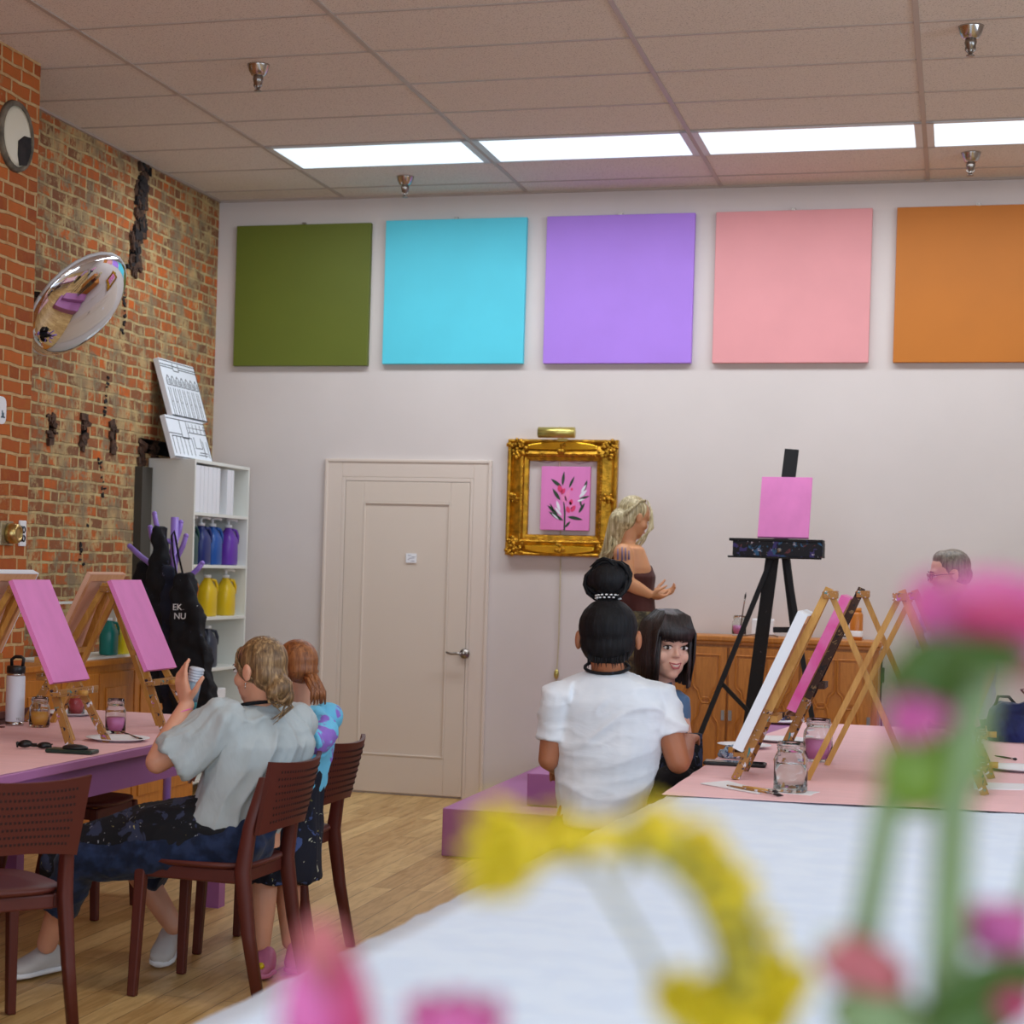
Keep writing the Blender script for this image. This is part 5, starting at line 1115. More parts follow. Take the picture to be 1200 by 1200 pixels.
# apron over the lap, jeans under it
b = MB(); b.limb([(g(262, 968, 6.06), .115), (g(180, 978, 6.03), .105), (g(112, 996, 6.02), .095), (g(72, 1014, 6.01), .07)]); b.limb([(g(262, 972, 6.2), .11), (g(160, 990, 6.3), .085)]); b.flesh('apron', 'apron2', G, .008, 4, fold=((1, 0, .1), .016, 8.0))
b = MB(); b.limb([(Pv, .13), (HipL + Z * -.005, .098), (KnL + Z * -.012, .078)]); b.tube([KnL + Z * -.01, KnL.lerp(AnL, .35), g(66, 1062, 6.03)], [.078, .074, .078], 18); b.limb([(HipR, .098), (KnR + Z * -.01, .078)]); b.tube([KnR, g(195, 1028, 6.41)], [.076, .07], 18); b.flesh('jeans', 'denim', G, .008, 3, fold=((.3, .9, .3), .010, 9.0))
def shoe(toe, heel, par, m, sole='paper_white', w_=.046, name='shoe'):
    toe, heel = Vector(toe), Vector(heel); d = (toe - heel); L_ = d.length; d.normalize(); x = d.cross(Z).normalized(); u = x.cross(d)
    P_ = lambda a, h_: heel + d * a * L_ + u * h_
    o = MB().loft([(P_(.02, .035), x * w_ * .6, u * .03), (P_(.12, .048), x * w_ * .78, u * .048), (P_(.3, .05), x * w_ * .82, u * .048), (P_(.5, .04), x * w_ * .9, u * .036), (P_(.75, .03), x * w_, u * .026), (P_(.93, .024), x * w_ * .8, u * .02), (P_(1.0, .02), x * w_ * .4, u * .012)], 20, 2.4).build(name, m, par, smooth=True, world=True)
    MB().loft([(P_(-.01, .004), x * w_ * .6, u * .01), (P_(.1, .006), x * w_ * .82, u * .011), (P_(.5, .006), x * w_ * .92, u * .011), (P_(.78, .006), x * w_ * 1.06, u * .011), (P_(.95, .006), x * w_ * .85, u * .011), (P_(1.03, .006), x * w_ * .35, u * .01)], 20, 3).build('sole', sole, o, smooth=True, world=True)
    return o
sneak = mat('white_canvas_sneaker', (206, 200, 196), .7); 
hl = Pz(58, 1138, .012); shoe(hl + Vector((-.07, -.16, 0)), hl + Vector((.01, .06, 0)), G, sneak)
hl = Pz(204, 1108, .05); shoe(Pz(186, 1132, .012), hl, G, sneak)
# hair: skull cap, loose low bun, locks
b = MB(); FG.sph(b, 0, -.024, .036, .082, .093, .086); FG.sph(b, 0, -.05, -.012, .072, .062, .07); FG.sph(b, 0, -.10, -.062, .045, .042, .045); FG.sph(b, .01, -.112, -.092, .034, .03, .036); FG.sph(b, -.025, -.09, -.08, .03, .03, .03)
ho = b.flesh('hair', 'hair_blond', G, .006, 3)
b = MB(); hairstrands(b, FG, (0, -.02, .03), (.086, .1, .09), [(-.07, .045, -.01), (-.066, .052, .05), (-.03, .066, .09), (.03, .066, .09), (.066, .052, .05), (.07, .045, -.01)], (0, -.09, -.05), 46, .0042, 3, 1.0, (0, -.1, -.065))
rn = random.Random(5)
for k in range(16):
    a_ = rn.uniform(0, 2 * PI); tt = rn.uniform(.8, 1.2); cx_, cy_, cz_ = (rn.uniform(-.02, .02), -.105 + rn.uniform(-.02, .02), -.07 + rn.uniform(-.02, .02)); r_ = rn.uniform(.022, .042)
    b.tube([FG.p(cx_ + r_ * math.cos(a_ + q * .6) * .9, cy_ + r_ * math.sin(a_ + q * .6) * .55, cz_ + r_ * math.sin(a_ + q * .6 + 1)) for q in range(7)], [.003, .005, .006, .006, .006, .005, .002], 6)
for k in range(7): b.tube([FG.p(rn.uniform(-.04, .04), -.1, -.09), FG.p(rn.uniform(-.05, .05), -.11, -.13), FG.p(rn.uniform(-.05, .04), -.09, -.17 + rn.uniform(-.02, .02))], [.005, .004, .001], 6)
b.build('hair_locks', 'hair_blond', G, smooth=True, world=True)
MB().sph(FG.p(-.079, -.008, -.045), .004).tube([FG.p(-.08, -.008, -.047), FG.p(-.081, -.008, -.062)], .0016).build('earring', 'chrome', G, smooth=True, world=True)
MB().tube([Lwr + (Lel - Lwr) * .12 + Vector((.03 * math.cos(a_), 0, 0)) + Vector((0, .028 * math.sin(a_), .012 * math.cos(a_))) for a_ in [k * PI / 8 for k in range(17)]], .002, 6).build('bracelet', 'magenta', G, smooth=True, world=True)
# the can she holds
ca, cb_ = g(220, 836, 6.06), g(231, 783, 6.06); d = (cb_ - ca); H_ = d.length; d.normalize(); t = thing('spray_can', 'small grey-white and teal can held up in the woman\'s hand', 'can', ca)
MB().lathe((0, 0, 0), [(.022, 0), (.0245, .003), (.0245, H_ * .28)], ax=d).build('teal_base', mat('teal_label', (48, 138, 150), .4), t, smooth=True)
MB().lathe((0, 0, 0), [(.0246, H_ * .28), (.0246, H_ * .7)], ax=d).build('body', mat('blue_grey_label', (134, 158, 176), .35), t, smooth=True)
b = MB()
for k in range(5): b.lathe(d * (H_ * (.7 + .06 * k)), [(.0235, 0), (.0262, .004), (.0262, .007), (.0235, .011)], ax=d)
b.build('ribbed_cap', mat('pale_cap', (196, 204, 216), .4), t, smooth=True)

# ---- 2. small girl with red hair standing between the chairs
R_ = person('person', 'small red-haired girl in a blue and purple top standing behind the chair', (-2.27, 6.52, 0))
rf = Vector((-.75, .66, 0)).normalized(); rr = rf.cross(Z)
FR = Frame(Py(346, 785, 6.53), (-.72, .68, -.12), (0, 0, 1), .92)
Nk = Py(350, 832, 6.54); b = MB(); head(b, FR); b.limb([(FR.p(0, -.02, -.05), .044), (Nk, .046)])
RY_ = 6.54; Pv = Py(331, 960, RY_); La = Nk - rr * .12 + Z * -.03; Ra = Nk + rr * .12 + Z * -.03
rings(b, [(Nk, .05, .045), (Nk - Z * .03, .115, .06), (Py(345, 880, RY_), .11, .075), (Py(338, 920, RY_), .105, .075), (Pv, .11, .085)], rr, rf)
El = Py(374, 868, 6.42); Wr = Py(352, 872, 6.28); El2 = La + Vector((-.02, .0, -.17)); b.limb([(La.lerp(Ra, .62), .036), (El, .033), (Wr, .023)]); hand(b, Wr, (-1, -.2, .0), (0, -1, 0), 1, .72, curl=.7)
b.limb([(La, .036), (El2, .032), (El2 + Vector((-.12, .08, .02)), .023)])
a1_, a2_ = Py(308, 1108, 6.42), Py(339, 1104, 6.56); k1, k2 = Py(310, 1030, 6.45), Py(337, 1030, 6.58)
b.limb([(Py(322, 970, 6.5), .07), (k1, .048), (k1.lerp(a1_, .35), .045), (a1_, .027)]); b.limb([(Py(338, 970, 6.58), .07), (k2, .048), (k2.lerp(a2_, .35), .045), (a2_, .027)])
b.flesh('body', 'skin2' if False else 'skin1', R_, .0055, 3); face(FR, R_)
top = spatter('tie_dye_top', (112, 196, 232), [((146, 110, 206), .22, .53)], .85)
b = MB(); rings(b, [(Nk + Z * .008, .055, .05), (Nk - Z * .02, .125, .075), (Py(352, 862, RY_), .135, .095), (Py(346, 900, RY_), .125, .09), (Py(342, 925, RY_), .12, .09)], rr, rf)
b.sph(Ra, .056); b.sph(La, .056); b.tube([La.lerp(Ra, .7), Ra.lerp(El, .6), El, El.lerp(Wr, .55)], [.055, .056, .052, .045], 16); b.tube([La, El2], [.052, .046], 16); b.flesh('top', top, R_, .007, 3, fold=((.3, 0, -1), .012, 11.0))
b = MB(); rings(b, [(Py(343, 862, RY_), .105, .105), (Py(338, 905, RY_), .128, .108), (Py(333, 960, RY_), .135, .115), (Py(329, 1000, RY_), .15, .13), (Py(326, 1030, RY_), .16, .14)], rr, rf); b.flesh('apron', spatter('spattered_pinafore', (20, 22, 38), [((70, 88, 140), .5, .58), ((196, 196, 176), 1.6, .66), ((150, 140, 70), 1.0, .68)], .9, 22), R_, .008, 3, fold=((0, 0, 1), .016, 10.0))
clog = mat('pink_foam_clog', (196, 112, 148), .5)
for hx, tx_ in ((a1_, Pz(300, 1146, .012)), (a2_, Pz(346, 1140, .012))):
    o = shoe(tx_ if tx_ is not None else 0, Vector((hx.x + .02, hx.y + .02, .012)), R_, clog, clog, .042, 'clog'); b = MB()
dm_ = Pz(306, 1132, .06); MB().sph(dm_, (.012, .012, .012)).build('clog_charm', 'petal_yellow', R_, smooth=True, world=True)
b = MB(); FR.sph(b, 0, -.022, .036, .081, .092, .085); FR.sph(b, 0, -.05, -.0, .068, .06, .06); ho = b.flesh('hair', 'hair_red', R_, .006, 3)
b = MB(); hairstrands(b, FR, (0, -.02, .03), (.085, .099, .089), [(-.07, .045, .01), (-.066, .052, .05), (-.03, .066, .09), (.03, .066, .09), (.066, .052, .05), (.07, .045, .01)], (0, -.1, -.03), 36, .004, 4, 1.0, (0, -.112, -.035))
rn = random.Random(9)
for k in range(34):
    x_, z_ = rn.uniform(-.03, .03), rn.uniform(-.02, .02); b.tube([FR.p(x_ * .4, -.105, -.035 + z_ * .4), FR.p(x_ + .01, -.14, -.045 + z_), FR.p(x_ + .02, -.155, -.08 + z_), FR.p(x_ * 1.2 + .02, -.15, -.125 + z_)], [.006, .008, .007, .002], 6)
b.build('ponytail', 'hair_red', R_, smooth=True, world=True)

# ---- 3. woman in the white T-shirt, back to the camera
D_ = 6.8; A = person('person', 'woman with a black top-knot in a white T-shirt seen from behind at the right table', (-1.22, 6.72, 0))
af = (CF * .96 + CR * .28).normalized(); ar = af.cross(Z)
q = lambda px, py, dd=0: Pd(px, py, D_ + dd)
FA = Frame(q(713, 746), (CF * .97 + CR * .2 - Z * .12), ax_y, 1.06)
b = MB(); head(b, FA); b.limb([(FA.p(0, -.03, -.04), .062), (q(712, 790), .058)])
FA.sph(b, .1, -.005, -.012, .012, .022, .034); FA.sph(b, -.1, -.005, -.012, .012, .022, .034); rings(b, [(q(712, 790), .065, .06), (q(712, 804), .11, .07), (q(713, 832), .165, .09), (q(712, 880), .165, .105), (q(704, 930), .145, .10), (q(699, 975), .15, .12), (q(699, 990), .15, .12)], ar, af)
Ra = q(772, 815); Rel = q(795, 893, -.05); Rwr = q(806, 868, .32); La = q(655, 815); Lel = q(643, 890, .0); Lwr = q(652, 900, .26)
b.limb([(Ra - Z * .012, .044), (Ra.lerp(Rel, .5), .05), (Rel, .042), (Rel.lerp(Rwr, .35), .042), (Rwr, .028)]); b.limb([(La - Z * .012, .044), (La.lerp(Lel, .5), .045), (Lel, .038), (Lwr, .027)])
hand(b, Rwr, Rwr - Rel + Vector((0, 0, .0)), (0, 0, -1), 1); hand(b, Lwr, Lwr - Lel, (0, 0, -1), -1)
lg = [(q(675, 985), q(705, 980, .45)), (q(720, 985), q(765, 975, .42))]
for h_, k_ in lg: b.limb([(h_, .09), (k_, .062), (Vector((k_.x, k_.y, .1)) - af * .02, .036)])
b.flesh('body', 'skin2', A, .0055, 3)
face(FA, A)
b = MB(); rings(b, [(q(711, 787), .075, .066), (q(711, 794), .125, .08), (q(713, 803), .18, .095), (q(714, 822), .205, .118), (q(713, 852), .195, .125), (q(712, 880), .188, .125), (q(709, 915), .172, .122), (q(705, 945), .155, .125), (q(700, 966), .14, .13)], ar, af)
b.sph(Ra + Z * -.01 - ar * .01, .064); b.sph(La + Z * -.01 + ar * .01, .062); b.tube([Ra - ar * .05, Ra, Ra.lerp(Rel, .62)], [.06, .07, .066], 18); b.tube([La + ar * .05, La, La.lerp(Lel, .70)], [.06, .067, .056], 18)
b.flesh('t_shirt', 'whiteshirt', A, .007, 4, fold=((.95, .25, .22), .011, 8.0))
b = MB(); 
for h_, k_ in lg: b.limb([(h_ + Z * .01, .105), (k_, .078)]); b.tube([k_, Vector((k_.x, k_.y, .14)) - af * .02], [.075, .06], 16)
b.sph(q(697, 978), (.15, .13, .07)); b.flesh('trousers', 'darkcloth', A, .009, 3, disp=.02, dscale=.08)
b = MB(); b.limb([(q(735, 965, .2), .10), (q(790, 925, .32), .09), (q(805, 915, .36), .05)]); b.flesh('apron', 'apron', A, .009, 3, disp=.02, dscale=.08)
MB().tube([q(711, 789) + ar * (.078 * math.cos(a_)) + af * (.07 * math.sin(a_)) + Z * (.022 + .02 * math.sin(a_)) for a_ in [k * PI / 10 for k in range(21)]], .006, 8).build('apron_neck_strap', 'apron', A, smooth=True, world=True)
for h_, k_ in lg: f_ = Vector((k_.x, k_.y, .012)) - af * .05; shoe(f_ + af * .23, f_, A, 'black', 'paper_white')
b = MB(); FA.sph(b, 0, -.022, .03, .1, .104, .098); FA.sph(b, 0, -.03, -.02, .094, .08, .085); FA.sph(b, 0, -.03, .11, .03, .03, .03)
FA.sph(b, 0, -.035, .19, .06, .05, .055); FA.sph(b, -.04, -.03, .19, .035, .03, .035); FA.sph(b, .035, -.03, .20, .035, .035, .035); FA.sph(b, .01, -.03, .235, .03, .025, .024)
b.flesh('hair', 'hair_black', A, .0065, 4)
b = MB(); rn = random.Random(21)
for k in range(44):
    a_ = rn.uniform(0, 2 * PI); e_ = rn.uniform(-.8, .8); R0 = rn.uniform(.05, .066); cx_, cz_ = rn.uniform(-.02, .02), .19 + rn.uniform(-.015, .02)
    b.tube([FA.p(cx_ + R0 * math.cos(a_ + t_ * .5) * math.cos(e_), -.033 + .04 * math.sin(e_ + t_ * .2), cz_ + R0 * .9 * math.sin(a_ + t_ * .5)) for t_ in range(6)], [.003, .007, .008, .008, .006, .002], 6)
b.build('top_knot', 'hair_black', A, smooth=True, world=True); b = MB()
for k in range(20): 
    x_ = rn.uniform(-.075, .075); b.tube([FA.p(x_, -.07, -.06), FA.p(x_ * .95, -.085, -.085), FA.p(x_ * 1.02, -.07, -.095 - rn.uniform(0, .02))], [.006, .003, .0006], 5)
b.build('nape_locks', 'hair_black', A, smooth=True, world=True)
b = MB()
for k in range(16):
    a_ = 2 * PI * k / 16; 
    for z_ in (.125, .134): b.sph(FA.p(.04 * math.cos(a_ + z_ * 20), -.03 + .04 * math.sin(a_ + z_ * 20), z_), (.0055, .0055, .003), nu=6, nv=5)
b.build('hair_tie', 'paper_white', A, smooth=True, world=True)
bl = Pd(0, 0, 1)

# ---- 4. smiling girl with a dark bob
B = person('person', 'girl with a dark chin-length bob and fringe smiling back at the camera', (-1.1, 7.4, 0))
DB = 7.5; qb = lambda px, py, dd=0: Pd(px, py, DB + dd)
bf = (-CF * .93 + CR * .27 - Z * .06).normalized(); FB = Frame(qb(781, 757), bf, ax_y + CR * .05, 1.14)
b = MB(); head(b, FB); nb = qb(776, 806, .05); b.limb([(FB.p(0, -.03, -.05), .05), (nb, .052)])
sf = (CR * .9 + CF * .2).normalized(); sr = sf.cross(Z)
rings(b, [(nb, .05, .045), (nb - Z * .045, .105, .06), (qb(775, 860), .125, .08), (qb(772, 910), .13, .09), (qb(770, 965), .14, .11)], (CR * .8 - CF * .6).normalized(), (CF * .8 + CR * .6).normalized())
Bs = qb(786, 832, .0); Be = qb(801, 890, .1); Bw = qb(818, 905, .35); b.limb([(Bs - Z * .01, .034), (Be, .032), (Bw, .024)]); hand(b, Bw, Bw - Be, (0, 0, -1), -1, .85)
Bs2 = qb(752, 832, .1); Be2 = qb(750, 890, .3); b.limb([(Bs2 - Z * .01, .034), (Be2, .034), (qb(772, 895, .5), .024)])
for k_, x_ in enumerate((-.08, .08)):
    h_ = qb(770, 968) + CR * x_; kn = h_ + Vector((.3, .22, 0)); b.limb([(h_, .075), (kn, .052), (Vector((kn.x, kn.y, .1)), .034)])
b.flesh('body', 'skin3', B, .005, 3); face(FB, B, smile=1.6, open_=True, gaze=.0025)
b = MB(); rings(b, [(nb - Z * .005, .07, .06), (nb - Z * .035, .115, .075), (qb(772, 862), .125, .09), (qb(770, 912), .125, .10), (qb(770, 950), .14, .11)], (CR * .8 - CF * .6).normalized(), (CF * .8 + CR * .6).normalized()); b.sph(Bs, .058); b.sph(Bs2, .058); b.tube([Bs - CR * .04, Bs, Bs.lerp(Be, .6)], [.055, .056, .052], 16); b.tube([Bs2, Bs2.lerp(Be2, .6)], [.055, .05], 16); b.flesh('shirt', cloth_mat('steel_blue_cotton', (92, 124, 160)), B, .008, 3, fold=((.2, 0, 1), .008, 10.0))
b = MB(); st0, st1 = qb(784, 800, -.07), qb(801, 862, -.12); b.beam(st0, st1, .022, .006, -CF); b.tube([qb(783, 803, -.06), qb(794, 828, -.085), qb(805, 864, -.11)], .013, 8, .4); b.beam(qb(764, 802, -.06), qb(766, 862, -.12), .02, .006, -CF)
pl = [(762, 860), (823, 860), (824, 880), (823, 912), (810, 930), (765, 960), (755, 900)]; P_ = [qb(a_, c_, -.115) for a_, c_ in pl]; o_ = P_[0]; b.prism([((p - o_).dot(CR), (p - o_).dot(Z)) for p in P_], o_, CR, Z, CF, .05)
b.build('apron', 'apron2', B, bevel=.006, world=True)
b = MB(); 
for x_ in (-.08, .08): h_ = qb(770, 968) + CR * x_; kn = h_ + Vector((.3, .22, 0)); b.limb([(h_, .085), (kn, .062)]); b.tube([kn, Vector((kn.x, kn.y, .12))], [.06, .048], 14)
b.flesh('trousers', 'darkcloth', B, .009, 3)
for x_ in (-.08, .08): h_ = qb(770, 968) + CR * x_; kn = h_ + Vector((.3, .22, 0)); shoe(Vector((kn.x + .15, kn.y + .08, .012)), Vector((kn.x - .03, kn.y - .02, .012)), B, 'black', 'paper_white', .04)
# bob: cap, curtains of straight hair, fringe
b = MB(); FB.sph(b, 0, -.02, .04, .084, .094, .088); FB.sph(b, 0, -.045, -.03, .082, .07, .09); b.flesh('hair', 'hair_dark', B, .006, 2)
b = MB(); rn = random.Random(31)
for k in range(84):
    a_ = math.radians(38 + (322 - 38) * k / 83) ; sx, sy = math.sin(a_), math.cos(a_)  # 0 = front
    top_ = (sx * .04, sy * .045 - .012, .122 - .004 * rn.random()); L_ = .125 + .012 * rn.random()
    b.tube([FB.p(*top_), FB.p(sx * .078, sy * .088 - .012, .08), FB.p(sx * .094, sy * .098 - .014, .02), FB.p(sx * .096, sy * .1 - .012, -.05), FB.p(sx * .090, sy * .094 - .006, -L_)], [.004, .0078, .0092, .009, .004], 6)
for k in range(34):
    u = -1 + 2 * k / 33; L_ = .022 + .006 * rn.random() + .012 * (abs(u) > .85)
    b.tube([FB.p(u * .02, .02, .128), FB.p(u * .045, .068, .108), FB.p(u * .062, .094 - .02 * u * u, .06), FB.p(u * .066, .098 - .026 * u * u, L_)], [.004, .006, .0058, .0016], 6)
for k in range(10):
    for s_ in (-1, 1): b.tube([FB.p(s_ * .05, .06, .1), FB.p(s_ * (.07 + .001 * k), .075 - .003 * k, .05), FB.p(s_ * (.074 + .001 * k), .07 - .004 * k, -.03), FB.p(s_ * (.07 + .001 * k), .066 - .004 * k, -.105 - .004 * k)], [.004, .005, .005, .0015], 6)
b.build('bob_locks', 'hair_dark', B, smooth=True, world=True)
b = MB(); b.tube([FB.p(.03, .06, -.125), FB.p(.05, .03, -.13), FB.p(.055, .0, -.125)], .006, 8, .6).build('white_collar', 'paper_white', B, smooth=True, world=True)

# ---- 5. blonde woman standing on the pink step by the wall
S = person('person', 'blonde woman in a brown strappy top standing by the gold frame, facing right', (-2.0, 11.05, .416))
DS = 11.05; qs = lambda px, py, dd=0: Pd(px, py, DS + dd)
FS = Frame(qs(744, 607), (CR * .85 + CF * .35 - Z * .35), (0, 0, 1), 1.0)
sfr = (CR * .88 + CF * .48).normalized(); slt = sfr.cross(Z)
b = MB(); head(b, FS); nb = qs(734, 636); b.limb([(FS.p(0, -.02, -.05), .052), (nb, .055)])
rings(b, [(nb, .06, .055), (nb - Z * .03 - CR * .01, .15, .075), (qs(737, 665), .155, .10), (qs(738, 692), .135, .10), (qs(738, 715), .15, .115), (qs(737, 745), .17, .13)], slt, sfr)
Sa = qs(730, 648, -.14); Se = qs(735, 683, -.17); Sw = qs(760, 696, -.12); b.limb([(Sa, .055), (Sa.lerp(Se, .5), .047), (Se, .041), (Se.lerp(Sw, .4), .04), (Sw, .027)]); hand(b, Sw, qs(770, 699, -.1) - Sw, (0, .5, 1), 1, .95, curl=.75)
Sb = qs(735, 648, .14); b.limb([(Sb, .05), (qs(745, 685, .16), .04), (qs(766, 694, .08), .027)]); hand(b, qs(766, 694, .08), (CR), (0, -.5, 1), -1, .95, curl=.75)
for x_ in (-.085, .085):
    h_ = qs(737, 752) + slt * x_; b.limb([(h_, .09), (Vector((h_.x, h_.y, .9)), .06), (Vector((h_.x, h_.y, .53)), .036)])
b.flesh('body', 'skin4', S, .0065, 3); face(FS, S)
b = MB(); rings(b, [(qs(742, 662), .10, .105), (qs(740, 675), .16, .118), (qs(739, 692), .148, .115), (qs(739, 718), .16, .125)], slt, sfr); b.flesh('top', 'brown_top', S, .008, 3)
MB().tube([qs(716, 668, -.04), qs(717, 652, -.07), qs(724, 640, -.07), qs(733, 637, -.04), qs(742, 648, -.02)], .004, 6).tube([qs(720, 664, -.08), qs(722, 650, -.11), qs(729, 641, -.1)], .0035, 6).build('shoulder_strap', 'brown_top', S, smooth=True, world=True)
b = MB(); rings(b, [(qs(738, 715), .165, .13), (qs(737, 745), .18, .14), (qs(737, 770), .18, .14)], slt, sfr)
for x_ in (-.085, .085): h_ = qs(737, 752) + slt * x_; b.limb([(h_, .10), (Vector((h_.x, h_.y, .9)), .075)]); b.tube([Vector((h_.x, h_.y, .9)), Vector((h_.x, h_.y, .52))], [.075, .065], 16)
b.flesh('trousers', cloth_mat('floral_dark_cloth', (112, 100, 70), (60, 54, 44), scale=30), S, .01, 3)
for x_ in (-.085, .085): h_ = qs(737, 752) + slt * x_; shoe(Vector((h_.x, h_.y, .428)) + sfr * .17, Vector((h_.x, h_.y, .428)) - sfr * .06, S, 'black', 'paper_white')
b = MB(); tc_ = Sa.lerp(Se, .45) - CF * .043
for i_, (px, a0_, a1__) in enumerate(((724, 643, 656), (729, 641, 657), (733, 642, 657), (737, 645, 656))): b.tube([qs(px, a0_, -.197), qs(px, a1__, -.205)], [.003, .006], 6, .5)
b.build('arm_tattoo', mat('blue_grey_ink', (110, 100, 130), .7), S, smooth=True, world=True)
b = MB(); FS.sph(b, 0, -.03, .035, .083, .092, .088); FS.sph(b, 0, -.06, -.03, .075, .065, .08); b.limb([(FS.p(0, -.09, -.05), .06), (qs(716, 642, 0), .05), (qs(706, 660, .02), .03)]); b.flesh('hair', 'hair_light', S, .007, 3)
b = MB(); rn = random.Random(41)
for k in range(50):
    u = -1 + 2 * k / 49; t0 = (u * .05, .03 - .03 * abs(u), .112); ex, ey = 706 + rn.uniform(-5, 9), 660 + rn.uniform(-12, 14)
    b.tube([FS.p(*t0), FS.p(u * .08, -.05, .08), FS.p(u * .085, -.1, -.01), qs(719 + rn.uniform(-5, 6), 640 + rn.uniform(-6, 6), u * .09), qs(ex, ey, u * .09)], [.004, .008, .009, .009, .002], 6)
for k in range(26):
    s_ = -1 if k % 2 else 1; z_ = rn.uniform(0, 1)
    b.tube([FS.p(s_ * .03, .02, .118), FS.p(s_ * .078, .045, .06), FS.p(s_ * (.085 + .01 * z_), .06 + .02 * z_, -.03), FS.p(s_ * .07, .075 - .03 * z_, -.11), FS.p(s_ * .06, .06 - .05 * z_, -.19)], [.004, .008, .009, .008, .002], 6)
b.build('long_locks', 'hair_light', S, smooth=True, world=True)

# ---- 6. man with glasses behind the blossoms
Mn = person('person', 'grey-haired man with brown glasses facing left, half hidden behind the pink blossom', (.02, 9.98, 0))
DM = 9.75; qm = lambda px, py, dd=0: Pd(px, py, DM + dd)
FM = Frame(qm(1112, 673), (-CR * .95 + CF * .1 - Z * .18), (0, 0, 1), 1.06)
mf = (-CR * .9 - CF * .3).normalized(); ml = mf.cross(Z); b = MB(); head(b, FM); nb = qm(1124, 705); b.limb([(FM.p(0, -.02, -.05), .06), (nb, .062)])
rings(b, [(nb, .065, .06), (nb - Z * .04, .18, .09), (qm(1126, 745), .19, .12), (qm(1126, 790), .17, .125), (qm(1126, 830), .17, .13), (qm(1126, 850), .17, .13)], ml, mf)
for s_ in (-1, 1):
    a_ = nb + ml * .19 * s_ - Z * .06; e_ = a_ + Vector((.03, 0, -.28)); w_ = e_ + mf * .08 - Z * .22; b.limb([(a_, .058), (e_, .044), (w_, .029)]); hand(b, w_, -Z + mf * .2, (mf), -s_)
    h_ = qm(1126, 855) + ml * .1 * s_; b.limb([(h_, .1), (Vector((h_.x, h_.y, .45)), .062), (Vector((h_.x, h_.y, .1)), .04)])
b.flesh('body', 'skin3', Mn, .0065, 3); face(FM, Mn)
b = MB(); rings(b, [(nb, .085, .075), (nb - Z * .045, .195, .11), (qm(1126, 745), .205, .14), (qm(1126, 790), .19, .145), (qm(1126, 845), .19, .15)], ml, mf)
for s_ in (-1, 1): a_ = nb + ml * .19 * s_ - Z * .06; b.sph(a_, .078); b.tube([a_ - ml * .03 * s_, a_, a_ + Vector((-.03, 0, -.2))], [.065, .075, .07], 16)
b.flesh('shirt', 'lav_shirt', Mn, .009, 3, disp=.02, dscale=.08)
b = MB()
for s_ in (-1, 1): h_ = qm(1126, 855) + ml * .1 * s_; b.limb([(h_, .115), (Vector((h_.x, h_.y, .45)), .08)]); b.tube([Vector((h_.x, h_.y, .45)), Vector((h_.x, h_.y, .08))], [.08, .07], 16)
b.flesh('trousers', 'darkcloth', Mn, .01, 3)
for s_ in (-1, 1): h_ = qm(1126, 855) + ml * .1 * s_; shoe(Vector((h_.x, h_.y, .012)) + mf * .19, Vector((h_.x, h_.y, .012)) - mf * .07, Mn, 'black', 'black')
b = MB(); FM.sph(b, 0, -.022, .038, .08, .09, .082); FM.sph(b, 0, .02, .075, .055, .045, .045); FM.sph(b, 0, -.05, -.01, .079, .06, .06); b.flesh('hair', 'hair_grey', Mn, .006, 3)
b = MB()
for s_ in (-1, 1):
    b.tube([FM.p(s_ * .033 + .022 * math.cos(a_), .096 - .006 * abs(math.cos(a_)), .0 + .017 * math.sin(a_)) for a_ in [k * PI / 8 for k in range(17)]], .0022, 6); b.tube([FM.p(s_ * .055, .092, .004), FM.p(s_ * .078, .05, .006), FM.p(s_ * .083, -.01, .0)], .002, 6)
b.tube([FM.p(-.012, .099, .004), FM.p(.012, .099, .004)], .002, 6); b.build('glasses', mat('brown_spectacle_frame', (96, 44, 36), .3), Mn, smooth=True, world=True)

# ================================================================== BLOSSOMS IN A VASE ON THE NEAR TABLE
DF = .60
def pf_(px, py, dd=0): return Pd(px, py, DF + dd)
K = DF / FPX   # metres per photo pixel at that distance
vb = pf_(985, 1000); VX, VY = vb.x, vb.y
vase = thing('vase', 'clear glass vase standing on the white cloth below the blossoms', 'vase', (VX, VY, TZ + .012))
MB().lathe((0, 0, 0), [(.05, 0), (.055, .005), (.05, .12), (.042, .26), (.05, .36), (.047, .36), (.039, .26), (.046, .12), (.05, .012), (.001, .01)], 32).build('glass', 'glass', vase, smooth=True)
MB().lathe((0, 0, 0), [(.049, .013), (.045, .12), (.0385, .25), (.001, .25)], 28).build('water', 'water', vase, smooth=True)
VT = Vector((VX, VY, TZ + .37)); VB = Vector((VX, VY, TZ + .05))
rn = random.Random(77)
def vroot(): a_ = rn.uniform(0, 2 * PI); r_ = rn.uniform(0, .025); return Vector((VX + r_ * math.cos(a_), VY + r_ * math.sin(a_), TZ + .05)), Vector((VX + r_ * math.cos(a_ + .5), VY + r_ * math.sin(a_ + .5), TZ + .36))
